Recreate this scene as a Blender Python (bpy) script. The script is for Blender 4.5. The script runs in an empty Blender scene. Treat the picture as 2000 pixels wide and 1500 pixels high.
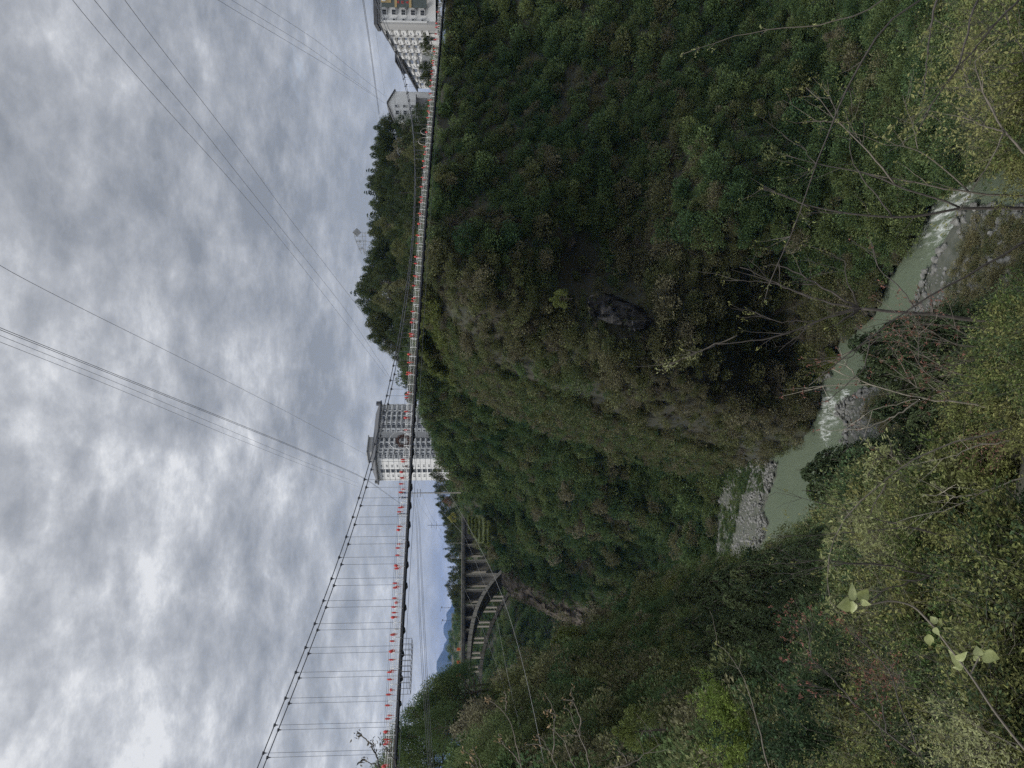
import bpy, math, random
import numpy as np
from mathutils import Vector, Matrix
R = math.radians
rng = np.random.default_rng(7)
random.seed(7)
scene = bpy.context.scene
COL = scene.collection

# ------------------------------------------------------------------ camera frame
F = 1502.0
PITCH = R(3.43)
SP, CP = math.sin(PITCH), math.cos(PITCH)
RIGHT = np.array([1.0, 0, 0]); FWD = np.array([0, CP, -SP]); UP = np.array([0, SP, CP])
H = 110.0                                   # eye height above the river

def P(x, y, D):
    """photo point (x, y) at depth D -> world"""
    return D * (FWD + (750.0 - y) / F * RIGHT + (1000.0 - x) / F * UP)
def PV(x, y, D): return Vector(P(x, y, D))
def Driv(x, h=H):                            # depth at which the ray through x meets the river plane
    return h / ((x - 1000.0) / F * CP + SP)
def pxm(D): return F / D

# ------------------------------------------------------------------ tagging
def tag(o, label=None, cat=None, group=None, kind=None):
    if label: o['label'] = label
    if cat: o['category'] = cat
    if group: o['group'] = group
    if kind: o['kind'] = kind
    return o
def empty(name, loc, rz=0.0, s=1.0):
    o = bpy.data.objects.new(name, None); COL.objects.link(o)
    o.location = loc; o.rotation_euler = (0, 0, rz); o.scale = (s, s, s); o.empty_display_size = .2
    return o
def link(name, me, parent=None):
    o = bpy.data.objects.new(name, me); COL.objects.link(o)
    if parent is not None: o.parent = parent
    return o
def copy_tree(o, parent=None):
    c = o.copy(); COL.objects.link(c)
    if parent is not None: c.parent = parent
    for ch in list(o.children): copy_tree(ch, c)
    return c

# ------------------------------------------------------------------ materials
def newmat(name):
    m = bpy.data.materials.new(name); m.use_nodes = True
    nt = m.node_tree; nt.nodes.clear()
    return m, nt, nt.nodes, nt.links
def mixc(N, L, fac, a, b, mode='MIX'):
    n = N.new('ShaderNodeMix'); n.data_type = 'RGBA'; n.blend_type = mode
    for s, v in ((n.inputs[0], fac), (n.inputs[6], a), (n.inputs[7], b)):
        if hasattr(v, 'is_linked'): L.new(v, s)
        elif isinstance(v, (int, float)): s.default_value = v
        else: s.default_value = (*v, 1)
    return n.outputs[2]
def mth(N, L, op, a, b=None, clamp=False):
    n = N.new('ShaderNodeMath'); n.operation = op; n.use_clamp = clamp
    for s, v in ((n.inputs[0], a), (n.inputs[1], b)):
        if v is None: continue
        if hasattr(v, 'is_linked'): L.new(v, s)
        else: s.default_value = v
    return n.outputs[0]
def ramp(N, L, fac, stops):
    n = N.new('ShaderNodeValToRGB'); e = n.color_ramp.elements
    while len(e) < len(stops): e.new(.5)
    for k, (p, c) in enumerate(stops):
        e[k].position = p; e[k].color = (*c, 1) if len(c) == 3 else c
    L.new(fac, n.inputs[0]); return n.outputs[0]
def noise(N, L, vec, scale, detail=4, rough=.55, dist=0.0):
    n = N.new('ShaderNodeTexNoise'); n.inputs['Scale'].default_value = scale
    n.inputs['Detail'].default_value = detail; n.inputs['Roughness'].default_value = rough
    n.inputs['Distortion'].default_value = dist
    if vec is not None: L.new(vec, n.inputs['Vector'])
    return n.outputs['Fac']
def solid(name, c, rough=.7, var=.25, scale=1.5, c2=None, metal=0.0, bump=0.0, streak=False):
    m, nt, N, L = newmat(name)
    out = N.new('ShaderNodeOutputMaterial'); b = N.new('ShaderNodeBsdfPrincipled')
    L.new(b.outputs[0], out.inputs[0]); b.inputs['Roughness'].default_value = rough
    b.inputs['Metallic'].default_value = metal
    tc = N.new('ShaderNodeTexCoord'); vec = tc.outputs['Object']
    if streak:
        mp = N.new('ShaderNodeMapping'); mp.inputs['Scale'].default_value = (1, 1, .12)
        L.new(vec, mp.inputs[0]); vec = mp.outputs[0]
    n = noise(N, L, vec, scale, 6, .6)
    f = mth(N, L, 'MULTIPLY_ADD', n, 2.2); N[-1].inputs[2].default_value = -.6; N[-1].use_clamp = True
    lo = c2 or tuple(v * (1 - var) for v in c); hi = tuple(min(1, v * (1 + var * .5)) for v in c)
    L.new(mixc(N, L, f, lo, hi), b.inputs['Base Color'])
    if bump:
        bp = N.new('ShaderNodeBump'); bp.inputs['Strength'].default_value = bump
        L.new(n, bp.inputs['Height']); L.new(bp.outputs[0], b.inputs['Normal'])
    return m
def leafmat(name, cols, locscale=.03, trans=.3, leafvar=.55, rough=.55, hue=None):
    """foliage: colour drifts over the hillside, from plant to plant and from leaf to leaf"""
    m, nt, N, L = newmat(name)
    out = N.new('ShaderNodeOutputMaterial')
    oi = N.new('ShaderNodeObjectInfo'); ge = N.new('ShaderNodeNewGeometry')
    nz = noise(N, L, oi.outputs['Location'], locscale, 3, .6)
    f = mth(N, L, 'MULTIPLY', nz, 1.5)
    r = mth(N, L, 'MULTIPLY', oi.outputs['Random'], .75)
    f = mth(N, L, 'ADD', f, r)
    f = mth(N, L, 'SUBTRACT', f, .62, True)
    k = len(cols)
    c = ramp(N, L, f, [(i / (k - 1), cc) for i, cc in enumerate(cols)])
    g = N.new('ShaderNodeMapRange'); g.inputs[3].default_value = 1 - leafvar; g.inputs[4].default_value = 1 + leafvar
    L.new(ge.outputs['Random Per Island'], g.inputs[0])
    v = N.new('ShaderNodeVectorMath'); v.operation = 'SCALE'
    L.new(c, v.inputs[0]); L.new(g.outputs[0], v.inputs['Scale'])
    b = N.new('ShaderNodeBsdfPrincipled'); b.inputs['Roughness'].default_value = rough
    b.inputs['Specular IOR Level'].default_value = .10
    L.new(v.outputs[0], b.inputs['Base Color'])
    t = N.new('ShaderNodeBsdfTranslucent'); L.new(v.outputs[0], t.inputs[0])
    mx = N.new('ShaderNodeMixShader'); mx.inputs[0].default_value = trans
    L.new(b.outputs[0], mx.inputs[1]); L.new(t.outputs[0], mx.inputs[2]); L.new(mx.outputs[0], out.inputs[0])
    return m

M = {}
M['far_leaf'] = leafmat('cliff_foliage', [(.074, .096, .042), (.112, .124, .052), (.126, .120, .068), (.165, .152, .100)], .022)
M['green_leaf'] = leafmat('deep_green_foliage', [(.046, .084, .036), (.078, .118, .046), (.122, .150, .058)], .03)
M['lime_leaf'] = leafmat('lime_foliage', [(.095, .120, .036), (.135, .155, .050)], .05)
M['wood_leaf'] = leafmat('hill_tree_foliage', [(.036, .054, .024), (.058, .076, .032), (.082, .090, .040)], .02)
M['cedar_leaf'] = leafmat('cedar_foliage', [(.040, .060, .030), (.060, .085, .040), (.085, .105, .048)], .1, .25, .8)
M['brown_leaf'] = leafmat('dry_foliage', [(.080, .070, .048), (.098, .085, .055), (.078, .080, .044)], .05)
M['yellow_leaf'] = leafmat('yellow_foliage', [(.26, .20, .04), (.22, .22, .06)], .05)
M['rust_leaf'] = leafmat('rust_foliage', [(.20, .12, .08), (.16, .11, .08)], .05)
M['near_leaf'] = leafmat('near_foliage', [(.048, .078, .025), (.088, .114, .035), (.150, .150, .054), (.086, .116, .050)], .35, .35, .75)
M['near_dark'] = leafmat('near_dark_foliage', [(.028, .050, .024), (.048, .074, .032), (.078, .094, .042)], .3, .3)
M['bright_near'] = leafmat('bright_leaf', [(.085, .130, .026), (.130, .175, .040)], .4, .4, .6)
M['scrub_leaf'] = leafmat('scrub_foliage', [(.15, .145, .075), (.21, .19, .10), (.13, .145, .06)], .08)
M['pale_leaf'] = leafmat('pale_new_leaf', [(.25, .27, .12), (.32, .33, .17)], .4, .45, .25)
M['tuft_leaf'] = leafmat('young_leaf_tufts', [(.17, .18, .062), (.22, .22, .09), (.17, .20, .075)], .4, .4, .35)
M['red_bud'] = leafmat('red_buds', [(.15, .060, .045), (.19, .10, .075)], .4, .2, .4)
M['tan_bud'] = leafmat('tan_buds', [(.30, .21, .12), (.25, .19, .12)], .4, .2, .3)
M['bark'] = solid('bark', (.075, .062, .05), .9, .4, 8)
M['twig_dark'] = solid('dark_twig', (.055, .047, .040), .9, .4, 20)
M['twig_pale'] = solid('pale_twig', (.24, .215, .165), .9, .35, 20)
M['twig_grey'] = solid('grey_twig', (.115, .100, .078), .9, .4, 20)
M['steel'] = solid('dark_steel', (.045, .048, .055), .6, .3, 1, metal=.2)
M['cable'] = solid('cable_steel', (.075, .08, .09), .6, .2, 1)
M['wire'] = solid('wire', (.06, .062, .068), .6, .2, 1)
M['wire_pale'] = solid('pale_wire', (.22, .22, .21), .6, .2, 1)
M['rail_white'] = solid('white_railing', (.72, .72, .70), .5, .2, 3)
M['rail_grey'] = solid('wire_mesh_grey', (.20, .205, .205), .5, .2, 3)
M['plank'] = solid('deck_planks', (.20, .165, .13), .8, .4, 2)
M['red'] = solid('lantern_red', (.45, .032, .030), .5, .2, 3)
M['gold'] = solid('lantern_gold', (.55, .33, .06), .5, .2, 3)
M['concrete'] = solid('weathered_concrete', (.085, .081, .070), .9, .6, .35, c2=(.022, .022, .020), streak=True)  # weathered, and darkened further to carry the shade of the arch soffit
M['concrete_pale'] = solid('pale_concrete', (.27, .25, .21), .9, .4, .5, streak=True)
M['wall'] = solid('white_render', (.58, .58, .57), .8, .12, .25, streak=True)
M['wall_grey'] = solid('grey_render', (.30, .30, .295), .8, .15, .3, streak=True)
M['glass'] = solid('window_glass', (.022, .026, .03), .15, .3, .5)
M['frame'] = solid('window_frame', (.45, .46, .47), .5, .2, 1)
M['roof'] = solid('roof_tile', (.066, .068, .072), .8, .35, 1)
M['shutter'] = solid('metal_shutter', (.22, .22, .225), .5, .2, 1)
M['dark'] = solid('ac_unit_grey', (.16, .16, .165), .7, .3, 1)
M['sign_dark'] = solid('sign_slate', (.055, .07, .065), .6, .2, 1)
M['sign_gold'] = solid('sign_gold', (.32, .23, .10), .6, .2, 1)
M['orange'] = solid('orange_panel', (.60, .20, .045), .6, .15, 1)
M['skin'] = solid('skin', (.45, .28, .20), .6, .1, 10)
M['cloth_dark'] = solid('dark_cloth', (.03, .032, .04), .9, .2, 5)
M['cloth_blue'] = solid('blue_cloth', (.06, .08, .14), .9, .2, 5)
M['wreath'] = solid('dry_wreath', (.13, .075, .06), .9, .4, 6)
M['stone'] = solid('river_stone', (.16, .158, .145), .85, .5, .5, c2=(.035, .036, .032))
M['gravel'] = solid('gravel', (.062, .064, .052), .9, .6, .35, c2=(.022, .028, .016), bump=.5)

def bigleaf_mat():
    m, nt, N, L = newmat('big_leaf'); out = N.new('ShaderNodeOutputMaterial'); tc = N.new('ShaderNodeTexCoord')
    n = noise(N, L, tc.outputs['Object'], 60, 6, .65, .4); c = ramp(N, L, n, [(.25, (.20, .22, .075)), (.5, (.29, .32, .13)), (.75, (.38, .38, .19))])
    b = N.new('ShaderNodeBsdfPrincipled'); b.inputs['Roughness'].default_value = .45; L.new(c, b.inputs['Base Color']); t = N.new('ShaderNodeBsdfTranslucent'); L.new(c, t.inputs[0])
    bp = N.new('ShaderNodeBump'); bp.inputs['Strength'].default_value = .4; bp.inputs['Distance'].default_value = .004; L.new(n, bp.inputs['Height']); L.new(bp.outputs[0], b.inputs['Normal'])
    mx = N.new('ShaderNodeMixShader'); mx.inputs[0].default_value = .4; L.new(b.outputs[0], mx.inputs[1]); L.new(t.outputs[0], mx.inputs[2]); L.new(mx.outputs[0], out.inputs[0]); return m
M['big_leaf'] = bigleaf_mat()
def terrain_mat(name, cols, scale=.08, bump=.8):
    m, nt, N, L = newmat(name)
    out = N.new('ShaderNodeOutputMaterial'); b = N.new('ShaderNodeBsdfPrincipled')
    L.new(b.outputs[0], out.inputs[0]); b.inputs['Roughness'].default_value = .95
    g = N.new('ShaderNodeNewGeometry')
    mp = N.new('ShaderNodeMapping'); mp.inputs['Scale'].default_value = (1, 1, 2.2)
    L.new(g.outputs['Position'], mp.inputs[0])
    n1 = noise(N, L, mp.outputs[0], scale, 8, .65, .6); n2 = noise(N, L, mp.outputs[0], scale * 9, 6, .7)
    f = mth(N, L, 'ADD', mth(N, L, 'MULTIPLY', n1, .7), mth(N, L, 'MULTIPLY', n2, .4))
    k = len(cols)
    L.new(ramp(N, L, f, [(.32 + .42 * i / (k - 1), c) for i, c in enumerate(cols)]), b.inputs['Base Color'])
    bp = N.new('ShaderNodeBump'); bp.inputs['Strength'].default_value = bump; bp.inputs['Distance'].default_value = .6
    L.new(n2, bp.inputs['Height']); L.new(bp.outputs[0], b.inputs['Normal'])
    return m
M['earth'] = terrain_mat('mossy_earth', [(.010, .012, .008), (.026, .028, .016), (.042, .036, .024)])
M['rock'] = terrain_mat('layered_rock', [(.008, .008, .008), (.026, .025, .024), (.065, .062, .057)], .3, 1)
M['rock_brown'] = terrain_mat('brown_rock', [(.026, .022, .017), (.058, .047, .036), (.082, .068, .053)], .12, .7)
M['grass'] = terrain_mat('grass_bank', [(.025, .034, .014), (.045, .058, .020), (.065, .072, .030)], .3)
M['mountain'] = terrain_mat('mountain_forest', [(.012, .018, .016), (.02, .027, .022), (.032, .036, .030)], .0015)

def water_mat():
    m, nt, N, L = newmat('river_water')
    out = N.new('ShaderNodeOutputMaterial'); b = N.new('ShaderNodeBsdfPrincipled')
    L.new(b.outputs[0], out.inputs[0])
    g = N.new('ShaderNodeNewGeometry'); pos = g.outputs['Position']
    mask = None
    for (x, y, r) in ((1865, 400, 14), (1815, 415, 17), (1840, 440, 10), (1775, 450, 9), (1740, 505, 5), (1622, 800, 14), (1612, 835, 9), (1650, 775, 6)):
        c = P(x, y, Driv(x))
        d = N.new('ShaderNodeVectorMath'); d.operation = 'DISTANCE'; L.new(pos, d.inputs[0]); d.inputs[1].default_value = tuple(c)
        mr = N.new('ShaderNodeMapRange'); mr.inputs[1].default_value = r * 1.25; mr.inputs[2].default_value = r * .3
        mr.inputs[3].default_value = 0; mr.inputs[4].default_value = 1; L.new(d.outputs['Value'], mr.inputs[0])
        mask = mr.outputs[0] if mask is None else mth(N, L, 'MAXIMUM', mask, mr.outputs[0])
    mp = N.new('ShaderNodeMapping'); mp.inputs['Rotation'].default_value = (0, 0, R(40)); mp.inputs['Scale'].default_value = (1, .25, 1)
    L.new(pos, mp.inputs[0])
    n1 = noise(N, L, mp.outputs[0], .85, 10, .75, .8)
    n2 = noise(N, L, pos, .06, 4, .5)
    foam = mth(N, L, 'MULTIPLY', mask, .34)
    foam = mth(N, L, 'ADD', foam, n1)
    mr = N.new('ShaderNodeMapRange'); mr.inputs[1].default_value = .80; mr.inputs[2].default_value = 1.04; L.new(foam, mr.inputs[0])
    base = mixc(N, L, n2, (.068, .088, .060), (.100, .118, .084))
    L.new(mixc(N, L, mr.outputs[0], base, (.55, .57, .56)), b.inputs['Base Color'])
    rr = N.new('ShaderNodeMapRange'); rr.inputs[3].default_value = .07; rr.inputs[4].default_value = .7; L.new(mr.outputs[0], rr.inputs[0])
    L.new(rr.outputs[0], b.inputs['Roughness'])
    bp = N.new('ShaderNodeBump'); bp.inputs['Distance'].default_value = .5
    L.new(mth(N, L, 'MULTIPLY_ADD', mask, .8), bp.inputs['Strength']); N[-2].inputs[2].default_value = .4
    L.new(n1, bp.inputs['Height']); L.new(bp.outputs[0], b.inputs['Normal'])
    return m
M['water'] = water_mat()

# ------------------------------------------------------------------ mesh builders
class MB:
    def __init__(s): s.v = []; s.f = []; s.m = []; s.n = 0
    def add(s, v, f, mi=0):
        v = np.asarray(v, float).reshape(-1, 3); s.v.append(v)
        s.f += [tuple(int(i) + s.n for i in q) for q in f]; s.m += [mi] * len(f); s.n += len(v); return s
    def box(s, c, d, ax=None, mi=0):
        """box: centre c, full sizes d, axes ax (3 unit vectors)"""
        ax = np.eye(3) if ax is None else np.asarray(ax, float)
        c = np.asarray(c, float); h = np.asarray(d, float) / 2
        v = [c + sx * h[0] * ax[0] + sy * h[1] * ax[1] + sz * h[2] * ax[2] for sx in (-1, 1) for sy in (-1, 1) for sz in (-1, 1)]
        return s.add(v, [(0, 1, 3, 2), (4, 6, 7, 5), (0, 4, 5, 1), (2, 3, 7, 6), (0, 2, 6, 4), (1, 5, 7, 3)], mi)
    def tube(s, pts, rad, n=6, mi=0, cap=True):
        pts = np.asarray(pts, float); k = len(pts)
        rad = np.full(k, rad) if np.isscalar(rad) else np.asarray(rad, float)
        t = np.gradient(pts, axis=0); t /= np.linalg.norm(t, axis=1)[:, None] + 1e-12
        a = np.array([0, 0, 1.0]) if abs(t[0][2]) < .9 else np.array([1.0, 0, 0])
        ang = np.linspace(0, 2 * math.pi, n, endpoint=False); vs = []
        u = np.cross(t[0], a); u /= np.linalg.norm(u)
        for i in range(k):
            u = u - t[i] * np.dot(u, t[i]); u /= np.linalg.norm(u) + 1e-12
            w = np.cross(t[i], u)
            vs.append(pts[i] + rad[i] * (np.cos(ang)[:, None] * u + np.sin(ang)[:, None] * w))
        f = [(i * n + j, i * n + (j + 1) % n, (i + 1) * n + (j + 1) % n, (i + 1) * n + j) for i in range(k - 1) for j in range(n)]
        if cap: f += [tuple(range(n - 1, -1, -1)), tuple(range((k - 1) * n, k * n))]
        return s.add(np.concatenate(vs), f, mi)
    def quads(s, v, mi=0):
        n = len(v) // 4; return s.add(v, np.arange(n * 4).reshape(-1, 4), mi)
    def mesh(s, name, mats, smooth=False):
        me = bpy.data.meshes.new(name)
        v = np.concatenate(s.v) if s.v else np.zeros((0, 3))
        me.from_pydata(v.tolist(), [], s.f)
        for m in (mats if isinstance(mats, (list, tuple)) else [mats]): me.materials.append(m)
        if any(s.m): me.polygons.foreach_set('material_index', s.m)
        if smooth: me.polygons.foreach_set('use_smooth', [True] * len(s.f))
        me.update(); return me
    def build(s, name, mats, parent=None, smooth=False):
        """link; vertices are world space; a parent's translation/rotation is taken off"""
        me = s.mesh(name, mats, smooth)
        o = link(name, me, parent)
        if parent is not None:
            loc = Matrix.LocRotScale(parent_world(parent)[0], parent_world(parent)[1], parent_world(parent)[2])
            me.transform(loc.inverted())
        return o
def parent_world(p):
    loc = Vector(p.location); rot = p.rotation_euler.to_quaternion(); sc = Vector(p.scale)
    return (loc, rot, sc)

def unit(a): a = np.asarray(a, float); return a / (np.linalg.norm(a, axis=-1, keepdims=True) + 1e-12)
def leaves(c, size, d=None, aspect=.5, jitter=.35, g=rng, fold=.15):
    """N diamond leaves centred at c pointing along d"""
    c = np.asarray(c, float); n = len(c)
    size = np.broadcast_to(np.asarray(size, float), (n,)) * g.uniform(1 - jitter, 1 + jitter, n)
    rd = unit(g.normal(size=(n, 3)))
    d = rd if d is None else unit(unit(d) + .6 * rd)
    s = unit(np.cross(d, unit(g.normal(size=(n, 3)))))
    nn = np.cross(d, s)
    l = size[:, None]; w = l * aspect
    v = np.stack([c - d * l * .5, c + s * w * .5 + nn * l * fold, c + d * l * .5, c - s * w * .5 + nn * l * fold], 1)
    return v.reshape(-1, 3)
def ball(n, g=rng, shell=.35):
    p = unit(g.normal(size=(n, 3))); r = (shell + (1 - shell) * g.random(n)) ** .6
    return p * r[:, None]

# value noise for relief
def vnoise(p, seed=0):
    p = np.asarray(p, float); i = np.floor(p).astype(int); f = p - i; f = f * f * (3 - 2 * f)
    def h(a):
        x = (a[..., 0] * 374761393 + a[..., 1] * 668265263 + a[..., 2] * 2147483647 + seed * 974634777) & 0x7fffffff
        x = ((x ^ (x >> 13)) * 1274126177) & 0x7fffffff
        return ((x ^ (x >> 16)) & 0xffff) / 65535.0
    r = 0
    for dx in (0, 1):
        for dy in (0, 1):
            for dz in (0, 1):
                w = (f[..., 0] if dx else 1 - f[..., 0]) * (f[..., 1] if dy else 1 - f[..., 1]) * (f[..., 2] if dz else 1 - f[..., 2])
                r = r + w * h(i + np.array([dx, dy, dz]))
    return r
def fbm(p, o=4, seed=0):
    r = 0; a = .5
    for k in range(o): r = r + a * (vnoise(np.asarray(p) * 2 ** k, seed + k) - .5); a *= .5
    return r

# ------------------------------------------------------------------ terrain sheets
def tps(ctrl):
    c = np.array(ctrl, float); xy = c[:, :2] / 500.0; z = np.log(c[:, 2]); n = len(c)
    def U(a, b):
        r2 = ((a[:, None, :] - b[None, :, :]) ** 2).sum(-1); return r2 * np.log(r2 + 1e-9)
    A = np.zeros((n + 3, n + 3)); A[:n, :n] = U(xy, xy) + np.eye(n) * 2e-3
    A[:n, n] = 1; A[:n, n + 1:] = xy; A[n, :n] = 1; A[n + 1:, :n] = xy.T
    w = np.linalg.solve(A, np.r_[z, 0, 0, 0])
    def f(x, y):
        q = np.stack([np.ravel(x), np.ravel(y)], 1) / 500.0
        return np.exp(U(q, xy) @ w[:n] + w[n] + q @ w[n + 1:])
    return f
def inside(poly, x, y):
    poly = np.asarray(poly, float); x = np.asarray(x, float); y = np.asarray(y, float); r = np.zeros(x.shape, bool)
    j = len(poly) - 1
    for i in range(len(poly)):
        xi, yi = poly[i]; xj, yj = poly[j]
        if yi != yj:
            r ^= ((yi > y) != (yj > y)) & (x < (xj - xi) * (y - yi) / (yj - yi) + xi)
        j = i
    return r
def world(x, y, D):
    x = np.asarray(x, float); y = np.asarray(y, float); D = np.asarray(D, float)
    return D[:, None] * (FWD[None] + ((750 - y) / F)[:, None] * RIGHT[None] + ((1000 - x) / F)[:, None] * UP[None])
def _segd(x, y, a, b):
    a = np.array(a); b = np.array(b); ab = b - a; t = np.clip(((x - a[0]) * ab[0] + (y - a[1]) * ab[1]) / (ab @ ab), 0, 1)
    return np.hypot(x - a[0] - t * ab[0], y - a[1] - t * ab[1])
class Sheet:
    def __init__(s, name, poly, ctrl, mat, step=10, rough=.02, nscale=.08, skirt=25, label=None, cat=None, build=True, roll=None):
        s.roll = roll
        s.poly = np.array(poly, float); s.base = tps(ctrl); s.rough = rough; s.ns = nscale; s.seed = hash(name) % 97 if False else sum(map(ord, name)) % 97
        x0, y0 = s.poly.min(0); x1, y1 = s.poly.max(0)
        gx = np.arange(x0, x1 + step, step); gy = np.arange(y0, y1 + step, step)
        X, Y = np.meshgrid(gx, gy, indexing='ij'); x = X.ravel(); y = Y.ravel()
        v = world(x, y, s.depth(x, y))
        nx, ny = X.shape
        cx = (X[:-1, :-1] + step / 2).ravel(); cy = (Y[:-1, :-1] + step / 2).ravel()
        ok = inside(s.poly, cx, cy).reshape(nx - 1, ny - 1)
        f = []
        idx = np.arange(nx * ny).reshape(nx, ny)
        for i, j in zip(*np.nonzero(ok)):
            f.append((idx[i, j], idx[i, j + 1], idx[i + 1, j + 1], idx[i + 1, j]))
        used = sorted(set(k for q in f for k in q)); remap = {k: n for n, k in enumerate(used)}
        vv = v[used]; f = [tuple(remap[k] for k in q) for q in f]
        if skirt:
            cnt = {}
            for q in f:
                for a, b in zip(q, q[1:] + q[:1]):
                    cnt[(min(a, b), max(a, b))] = cnt.get((min(a, b), max(a, b)), 0) + 1
            edge = [(a, b) for q in f for a, b in zip(q, q[1:] + q[:1]) if cnt[(min(a, b), max(a, b))] == 1]
            ring = sorted(set(k for e in edge for k in e)); r2 = {k: len(vv) + n for n, k in enumerate(ring)}
            away = unit(vv[ring] * np.array([1, 1, 0]))
            ext = vv[ring] + away * skirt + np.array([0, 0, -skirt * (.8 if skirt < 38 else 2.3)]); s.skirt = (vv[ring], ext)
            vv = np.concatenate([vv, ext]); f += [(b, a, r2[a], r2[b]) for a, b in edge]
        if build:
            m = MB(); m.add(vv, f)
            o = link(name, m.mesh(name, mat, True)); tag(o, label, cat, None, 'structure'); s.obj = o
    def depth(s, x, y):
        D = s.base(x, y); w = world(np.ravel(x), np.ravel(y), D)
        if s.roll:
            pl, amt, wid = s.roll; d = np.min(np.stack([_segd(np.ravel(x), np.ravel(y), pl[i], pl[i + 1]) for i in range(len(pl) - 1)]), 0); D = D + amt * np.exp(-(d / wid) ** 1.3)
        return D * (1 + s.rough * 2 * fbm(w * s.ns * np.array([1, 1, .55]), 4, s.seed))
    def sample(s, n, poly=None, g=rng):
        poly = s.poly if poly is None else np.array(poly, float)
        x0, y0 = poly.min(0); x1, y1 = poly.max(0); X = []; Y = []
        while sum(map(len, X)) < n:
            x = g.uniform(x0, x1, n * 2); y = g.uniform(y0, y1, n * 2); k = inside(poly, x, y)
            X.append(x[k]); Y.append(y[k])
        x = np.concatenate(X)[:n]; y = np.concatenate(Y)[:n]
        D = s.depth(x, y); return x, y, D, world(x, y, D)
    def at(s, x, y): return world(np.array([x]), np.array([y]), s.depth(np.array([x]), np.array([y])))[0]

S1 = Sheet('cliff', [(850, -40), (1990, -40), (1980, 250), (1900, 350), (1812, 395), (1795, 440), (1722, 560), (1707, 610), (1662, 655), (1607, 718), (1592, 745), (1597, 790),
      (1577, 850), (1562, 870), (1542, 888), (1522, 900), (1420, 945), (1280, 905), (1070, 832), (1055, 800), (985, 797), (905, 748), (855, 695), (830, 640),
      (825, 600), (835, 500), (845, 380), (858, 200), (870, 20)],
    [(868, -40, 276), (868, 0, 272), (855, 150, 258), (840, 300, 240), (832, 450, 226), (824, 560, 224), (825, 600, 228), (850, 690, 240), (905, 748, 247),
     (985, 797, 260), (1065, 828, 274), (1280, 902, 305), (1420, 942, Driv(1420)), (1540, 886, Driv(1540)), (1592, 745, Driv(1592)), (1597, 790, Driv(1597)),
     (1662, 655, Driv(1662)), (1707, 610, Driv(1707)), (1795, 440, Driv(1795)), (1800, 200, 174), (1800, 0, 174), (1950, 0, 146), (1950, 250, 144), (1700, 100, 192), (1500, 0, 226), (1200, 0, 250),
     (1500, 200, 212), (1200, 200, 234), (1000, 200, 246), (1400, 400, 206), (1100, 400, 219), (1250, 540, 226), (1130, 520, 229), (1060, 520, 222),
     (1200, 650, 216), (1400, 650, 222), (1000, 620, 219), (1100, 720, 230), (1300, 780, 240), (1450, 830, 252), (1480, 690, 246), (1420, 740, 243)],
    M['earth'], 9, .052, .036, 30, 'steep green cliff falling from the footbridge to the river', 'cliff', roll=([(845, 640), (870, 700), (905, 748), (985, 797), (1065, 828), (1280, 902), (1420, 945)], 26, 42))
S2 = Sheet('gorge_side', [(790, 690), (815, 770), (850, 860), (885, 930), (912, 1000), (935, 1060), (990, 1110), (1010, 1130), (1100, 1170), (1170, 1215), (1215, 1200),
      (1310, 1125), (1395, 1100), (1405, 1050), (1415, 950), (1440, 930), (1320, 860), (1080, 770), (1000, 740), (900, 690)],
    [(800, 720, 330), (860, 880, 385), (905, 1000, 425), (985, 1110, 432), (1170, 1205, 430), (1300, 1120, 388), (1400, 1060, Driv(1402)), (1415, 950, Driv(1416)),
     (1300, 890, 350), (1080, 800, 330), (1000, 1000, 402), (1200, 1050, 385), (950, 850, 365), (1150, 900, 352), (1300, 1000, 362)],
    M['earth'], 9, .03, .05, 30, 'wooded side of the gorge running back to the arch bridge', 'slope')
S3 = Sheet('gorge_head', [(905, 1000), (905, 1345), (965, 1345), (1210, 1260), (1235, 1180), (1160, 1120), (970, 1040)],
    [(905, 1000, 660), (905, 1340, 560), (1210, 1250, 470), (960, 1340, 530), (1230, 1180, 465), (1050, 1100, 560), (1100, 1250, 490)],
    M['earth'], 10, .03, .03, 30, 'dark gorge head seen under the arch bridge', 'slope')
H1 = Sheet('wooded_hill', [(870, 120), (850, 190), (800, 235), (770, 330), (762, 450), (755, 560), (775, 650), (792, 705), (812, 690), (832, 600), (848, 500), (858, 400), (875, 200)],
    [(845, 190, 292), (770, 330, 325), (765, 560, 315), (795, 705, 300), (840, 620, 246), (846, 400, 258), (860, 200, 275), (800, 450, 285)],
    M['earth'], 9, .02, .05, 30, 'wooded hill rising behind the footbridge', 'hill')
H2 = Sheet('far_ridge', [(872, 915), (882, 1000), (892, 1060), (897, 1130), (899, 1220), (900, 1345), (950, 1345), (945, 1100), (955, 1000), (930, 915)],
    [(872, 915, 540), (885, 1010, 560), (898, 1130, 620), (900, 1330, 680), (945, 1000, 500), (945, 1100, 560), (945, 1330, 640)],
    M['earth'], 8, .01, .03, 25, 'low tree lined ridge behind the arch bridge', 'ridge')
H3 = Sheet('distant_hill', [(888, 1150), (884, 1240), (878, 1300), (874, 1420), (915, 1420), (915, 1150)],
    [(888, 1150, 1500), (880, 1300, 1450), (874, 1420, 1400), (915, 1150, 1100), (915, 1420, 1050)],
    M['earth'], 8, .01, .01, 60, 'pale distant hill beyond the left end of the arch bridge', 'hill')
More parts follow.
